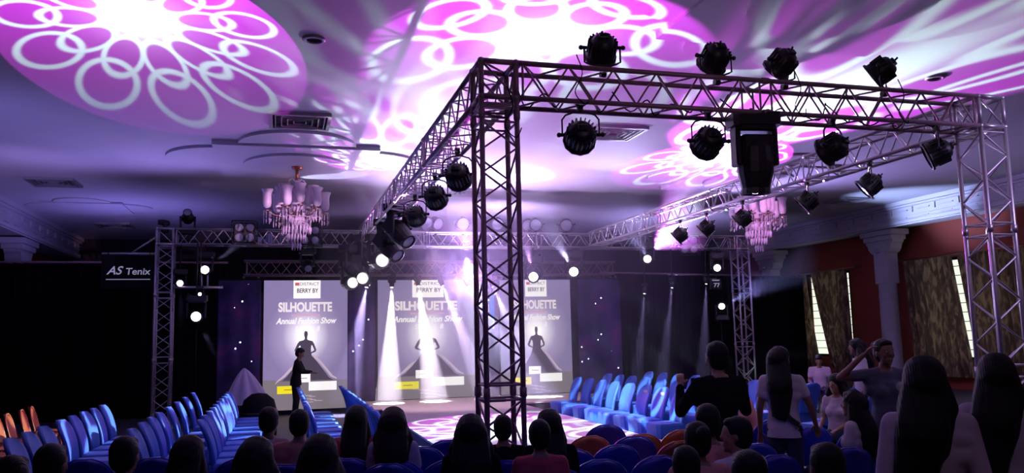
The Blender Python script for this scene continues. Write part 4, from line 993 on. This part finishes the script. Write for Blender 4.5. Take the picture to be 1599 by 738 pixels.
    if hair in ('long', 'wide'):
        wv = hw or (1.2 if hair == 'long' else 1.5)
        hb_ = Vector(T((0, -.055, .01))); bk = up(pel+V(hx*.6, -.125, .44)); en = up(pel+V(hx*1.4, -.15, .46-hairlen))
        capsule(c, Vector(T((0, -.02, .045))), hb_, .098*k*(1+(wv-1)*.35), .095*k*(1+(wv-1)*.5), 1.)
        capsule(c, hb_, bk, .088*k*wv, .105*k*wv, .62/wv**.3); capsule(c, bk, en, .105*k*wv, .075*k*wv, .42)
        for s in (-1, 1):
            a0 = Vector(T((s*.070, -.015, .03))); a1 = Vector(T((s*.080*wv, -.03, -.12))); a2 = bk+V(s*.065*wv, .03, -.10); a3 = en+V(s*.06*wv, .02, .04*s)
            capsule(c, a0, a1, .034*k, .040*k*wv); capsule(c, a1, a2, .040*k*wv, .042*k); capsule(c, a2, a3, .042*k, .022*k, .6)
            capsule(c, bk+V(s*.035, -.02, 0), en+V(s*.03*wv, -.01, -.05-.03*s), .045*k, .018*k, .6)
    elif hair == 'pony':
        capsule(c, T((0, -.11, .05)), T((0, -.15, .02)), .035*k, .035*k); capsule(c, T((0, -.15, .02)), T((0, -.15, -.16)), .038*k, .035*k); capsule(c, T((0, -.15, -.16)), up(pel+V(.02, -.15, .34)), .035*k, .014*k)
    elif hair == 'bun':
        hm = MB(); hm.ball((0, -.125*k, .07*k), .05*k, 12, 8); c.add([tuple(HR @ Vector(v)) for v in hm.v], hm.f, True)
    fuse(c, 'hair', M[hairm], t, .010*k, 1)
    if strap or bag:
        pts = [up(pel+V(-.13, .0, .47)), up(pel+V(-.09, -.13, .42)), up(pel+V(.0, -.145, .25)), up(pel+V(.12, -.12, .06)), up(pel+V(.18, -.03, -.02))]
        MB().path(pts, .009*k, 6).obj('bag_strap', M['blk_strap'], t)
        q = up(pel+V(.08, -.155, .10)); MB().box((0, 0, 0), (.22, .025, .045), Matrix.Translation(q) @ Matrix.Rotation(.62, 4, 'Y'), bev=.006).obj('belt_bag', M['blk_strap'], t)
    if badge:
        q = up(pel+V(-.08, .150, .35)); MB().lathe([(0, .012), (.045, .010), (.05, 0)], 20, Matrix.Translation(q) @ Matrix.Rotation(-PI/2, 4, 'X')).obj('round_badge', M['white_c'], t)
    if phone:
        q = (wr[0]+wr[1])/2+V(0, .09, .03); MB().box((0, 0, 0), (.15, .012, .075), Matrix.Translation(q), bev=.004).obj('held_phone', M['black'], t)
    return t
def face(loc, to): return -math.atan2(to[0]-loc[0], to[1]-loc[1])
AUD = 'seated audience in the dark foreground'
def seated(label, px, py, z=1.28, to=(4., 17.), chair=True, **k):
    q = at_z(px, py, z); h = k.pop('h', 1.65)*z/1.28
    yaw = k.pop('rz', None); yaw = face(q, to) if yaw is None else yaw
    g = k.pop('group', AUD)
    if chair: plastic(' '.join(('blue chair under the '+label).split()[:13]), q.x, q.y-.02, yaw, 'blue plastic chairs with someone seated')
    return person(label, (q.x, q.y, 0), yaw, h, True, group=g, vox=k.pop('vox', .013), **k)
seated('dark-haired person at lower left, head left of the fourth chair row', 195, 685, hair='short', top='black_c', female=False)
seated('dark-haired person near the bottom left corner, larger of the two', 80, 697, hair='short', top='black_c', female=False)
seated('dark-haired person lowest in the bottom left corner', 18, 716, hair='short', top='navy_c', female=False)
seated('long-haired woman at lower left under the bright chair seats', 295, 684, hair='long', top='white_c')
seated('wide-haired woman at lower left, second from the tower of the three', 400, 689, hair='wide', top='black_c')
seated('long-haired woman below the bent performer', 500, 684, hair='wide', top='black_c')
seated('person with rounded hair and white shirt before the runway chairs', 420, 638, hair='short', top='white_c')
seated('dark-haired person with peach sleeves below the bowed figure', 468, 642, hair='short', top='peach_c', skin='skin2', female=False)
seated('long-haired woman in front of the tall blue chair backs', 557, 636, hair='long', top='red_c', hairlen=.5)
seated('brown-haired woman in white with shoulder-length hair by the runway', 614, 640, hair='wide', hairm='hairbrown', top='white_c', hairlen=.2)
seated('dark-dressed woman with big hair touching the near tower', 735, 652, hair='wide', top='black_c')
seated('dark-haired person seen between the posts of the near tower', 785, 650, z=1.2, hair='short', top='black_c', hairm='hairbrown')
seated('long-haired woman right of the near tower', 857, 642, hair='long', top='black_c')
seated('dark-haired person in red sleeves right of the near tower', 842, 658, z=1.24, hair='short', top='red_c')
seated('woman in a salmon blouse with a bun at lower right centre', 1088, 662, hair='bun', top='peach_c')
seated('woman in green and salmon at the bottom, left of the bun', 1070, 700, z=1.2, hair='short', top='green_c')
seated('dark-haired person behind the bun, below the man in black', 1104, 634, z=1.34, hair='short', top='peach_c')
seated('boy in a white shirt with short hair looking left', 1150, 654, hair='short', top='white_c', skin='skin2', rz=.25, headturn=.75, female=False)
seated('dark head at the bottom edge before the boy in white', 1168, 708, hair='short', top='black_c', female=False)
seated('dark head at the bottom edge under the lady in the white tee', 1290, 696, hair='short', top='navy_c', female=False)
seated('person in a peach shirt bending beside the man in black', 1175, 590, hair='short', top='peach_c', rz=.9, lean=.25, female=False, group='seated people on the right side')
seated('girl with a white collar sitting facing left under the window', 1305, 586, hair='wide', top='white_c', skin='skin2', rz=1.9, hairlen=.2, eyes=True, group='seated people on the right side')
seated('girl with long hair and white sleeves, seen from behind', 1332, 612, hair='long', top='white_c', rz=.6, group='seated people on the right side')
seated('boy in a white shirt looking down in front of the far curtain', 1278, 555, z=1.28, hair='short', top='white_c', rz=PI-.6, headtilt=-.5, female=False, eyes=True, group='seated people on the right side')
# standing
q = Vector((3.62, 6.36, 0)); person('man in a black long-sleeved top standing and filming with a phone', q, face(q, (3.2, 14)), 1.735, False, top='black_c', bottom='black_c', hair='short', skin='skin2', sleeve=1.9, vox=.009, female=False, phone=True,
       arms={-1: ((-.12, .10, -.22), (-.02, .26, -.02)), 1: ((.12, .10, -.24), (.06, .26, -.05))})
q = Vector((4.93, 7.40, 0)); person('lady in a white tee with a dark crossbody strap standing with long hair', q, -.75, 1.655, False, top='white_c', bottom='navy_c', hair='long', skin='skin', sleeve=.5, vox=.009, bag=True, headturn=-.6, hairlen=.30,
       arms={1: ((.10, .02, -.26), (.12, .14, -.44))})
q = Vector((5.82, 6.95, 0)); person('tall woman in a grey-blue shirt with a round white badge, arm raised to her head', q, PI-.35, 1.71, False, top='grey_c', bottom='black_c', hair='bun', skin='skin', vox=.009, eyes=True, badge=True, headturn=.25, sleeve=.5,
       arms={1: ((.28, .06, -.02), (.07, .13, .19)), -1: 'down'})
q = Vector((3.22, 3.56, 0)); person('woman with very long black hair and a loose light blouse, left of two at right', q, -.62, 1.67, False, top='lilac_c', bottom='navy_c', hair='wide', vox=.008, hairlen=.26, sleeve=1.8, hem=.05, hw=1.2, hx=-.07)
q = Vector((4.02, 3.88, 0)); person('woman with long dark hair at the right edge in a pale blouse', q, -.75, 1.66, False, top='lilac_c', bottom='navy_c', hair='wide', vox=.008, hairlen=.36, sleeve=1.8, hem=.05, hw=1.15, hx=-.07)
q = Vector((8.95, 11.2, 0)); person('person in a white top leaning by the window wall behind the raised arm', q, 1.2, 1.66, False, top='white_c', bottom='navy_c', hair='wide', lean=.1, hairlen=.2)
q = Vector((.40, 20.9, 0)); person('dark figure with bowed head standing before the left screen', q, -PI/2-.2, 1.66, False, top='black_c', bottom='black_c', hair='short', hairm='hair', skin='skin', lean=.12, headtilt=-.45, arms={-1: ((-.04, .12, -.24), (.0, .32, -.26)), 1: ((.04, .12, -.24), (.0, .32, -.26))}, sleeve=1.9)

# ================================================================ haze inside the stage area
def haze(name, label, x0, x1, y0, y1, z0, z1, dens, ani=.25):
    hz = MB().box(((x0+x1)/2, (y0+y1)/2, (z0+z1)/2), (x1-x0, y1-y0, z1-z0)).obj(name, M['plaster']); hz.data.materials.clear()
    vm = bpy.data.materials.new(name); vm.use_nodes = True; nt = vm.node_tree; nt.nodes.remove(nt.nodes['Principled BSDF'])
    v = nt.nodes.new('ShaderNodeVolumeScatter'); v.inputs['Density'].default_value = dens; v.inputs['Anisotropy'].default_value = ani; v.inputs['Color'].default_value = (.84, .72, 1, 1)
    nt.links.new(v.outputs[0], nt.nodes['Material Output'].inputs['Volume']); hz.data.materials.append(vm)
    return tag(hz, label, 'haze', kind='stuff')
haze('haze', 'thin violet haze hanging over the runway between the side trusses', 0.8, 9.0, 16., 20.2, .3, 5.5, .03)
haze('haze', 'dense lavender haze around the lit lamps before the centre and right screens', 1.9, 8.7, 20.22, 22.42, .3, 5.5, .11)
haze('haze', 'faint haze around the lamps before the right black drape', 8.72, 14.5, 19.6, 21.6, .3, 5.5, .014)
haze('haze', 'faint haze before the left screen and the starry panel', -3.4, 1.88, 20.22, 22.42, .3, 5.5, .02)
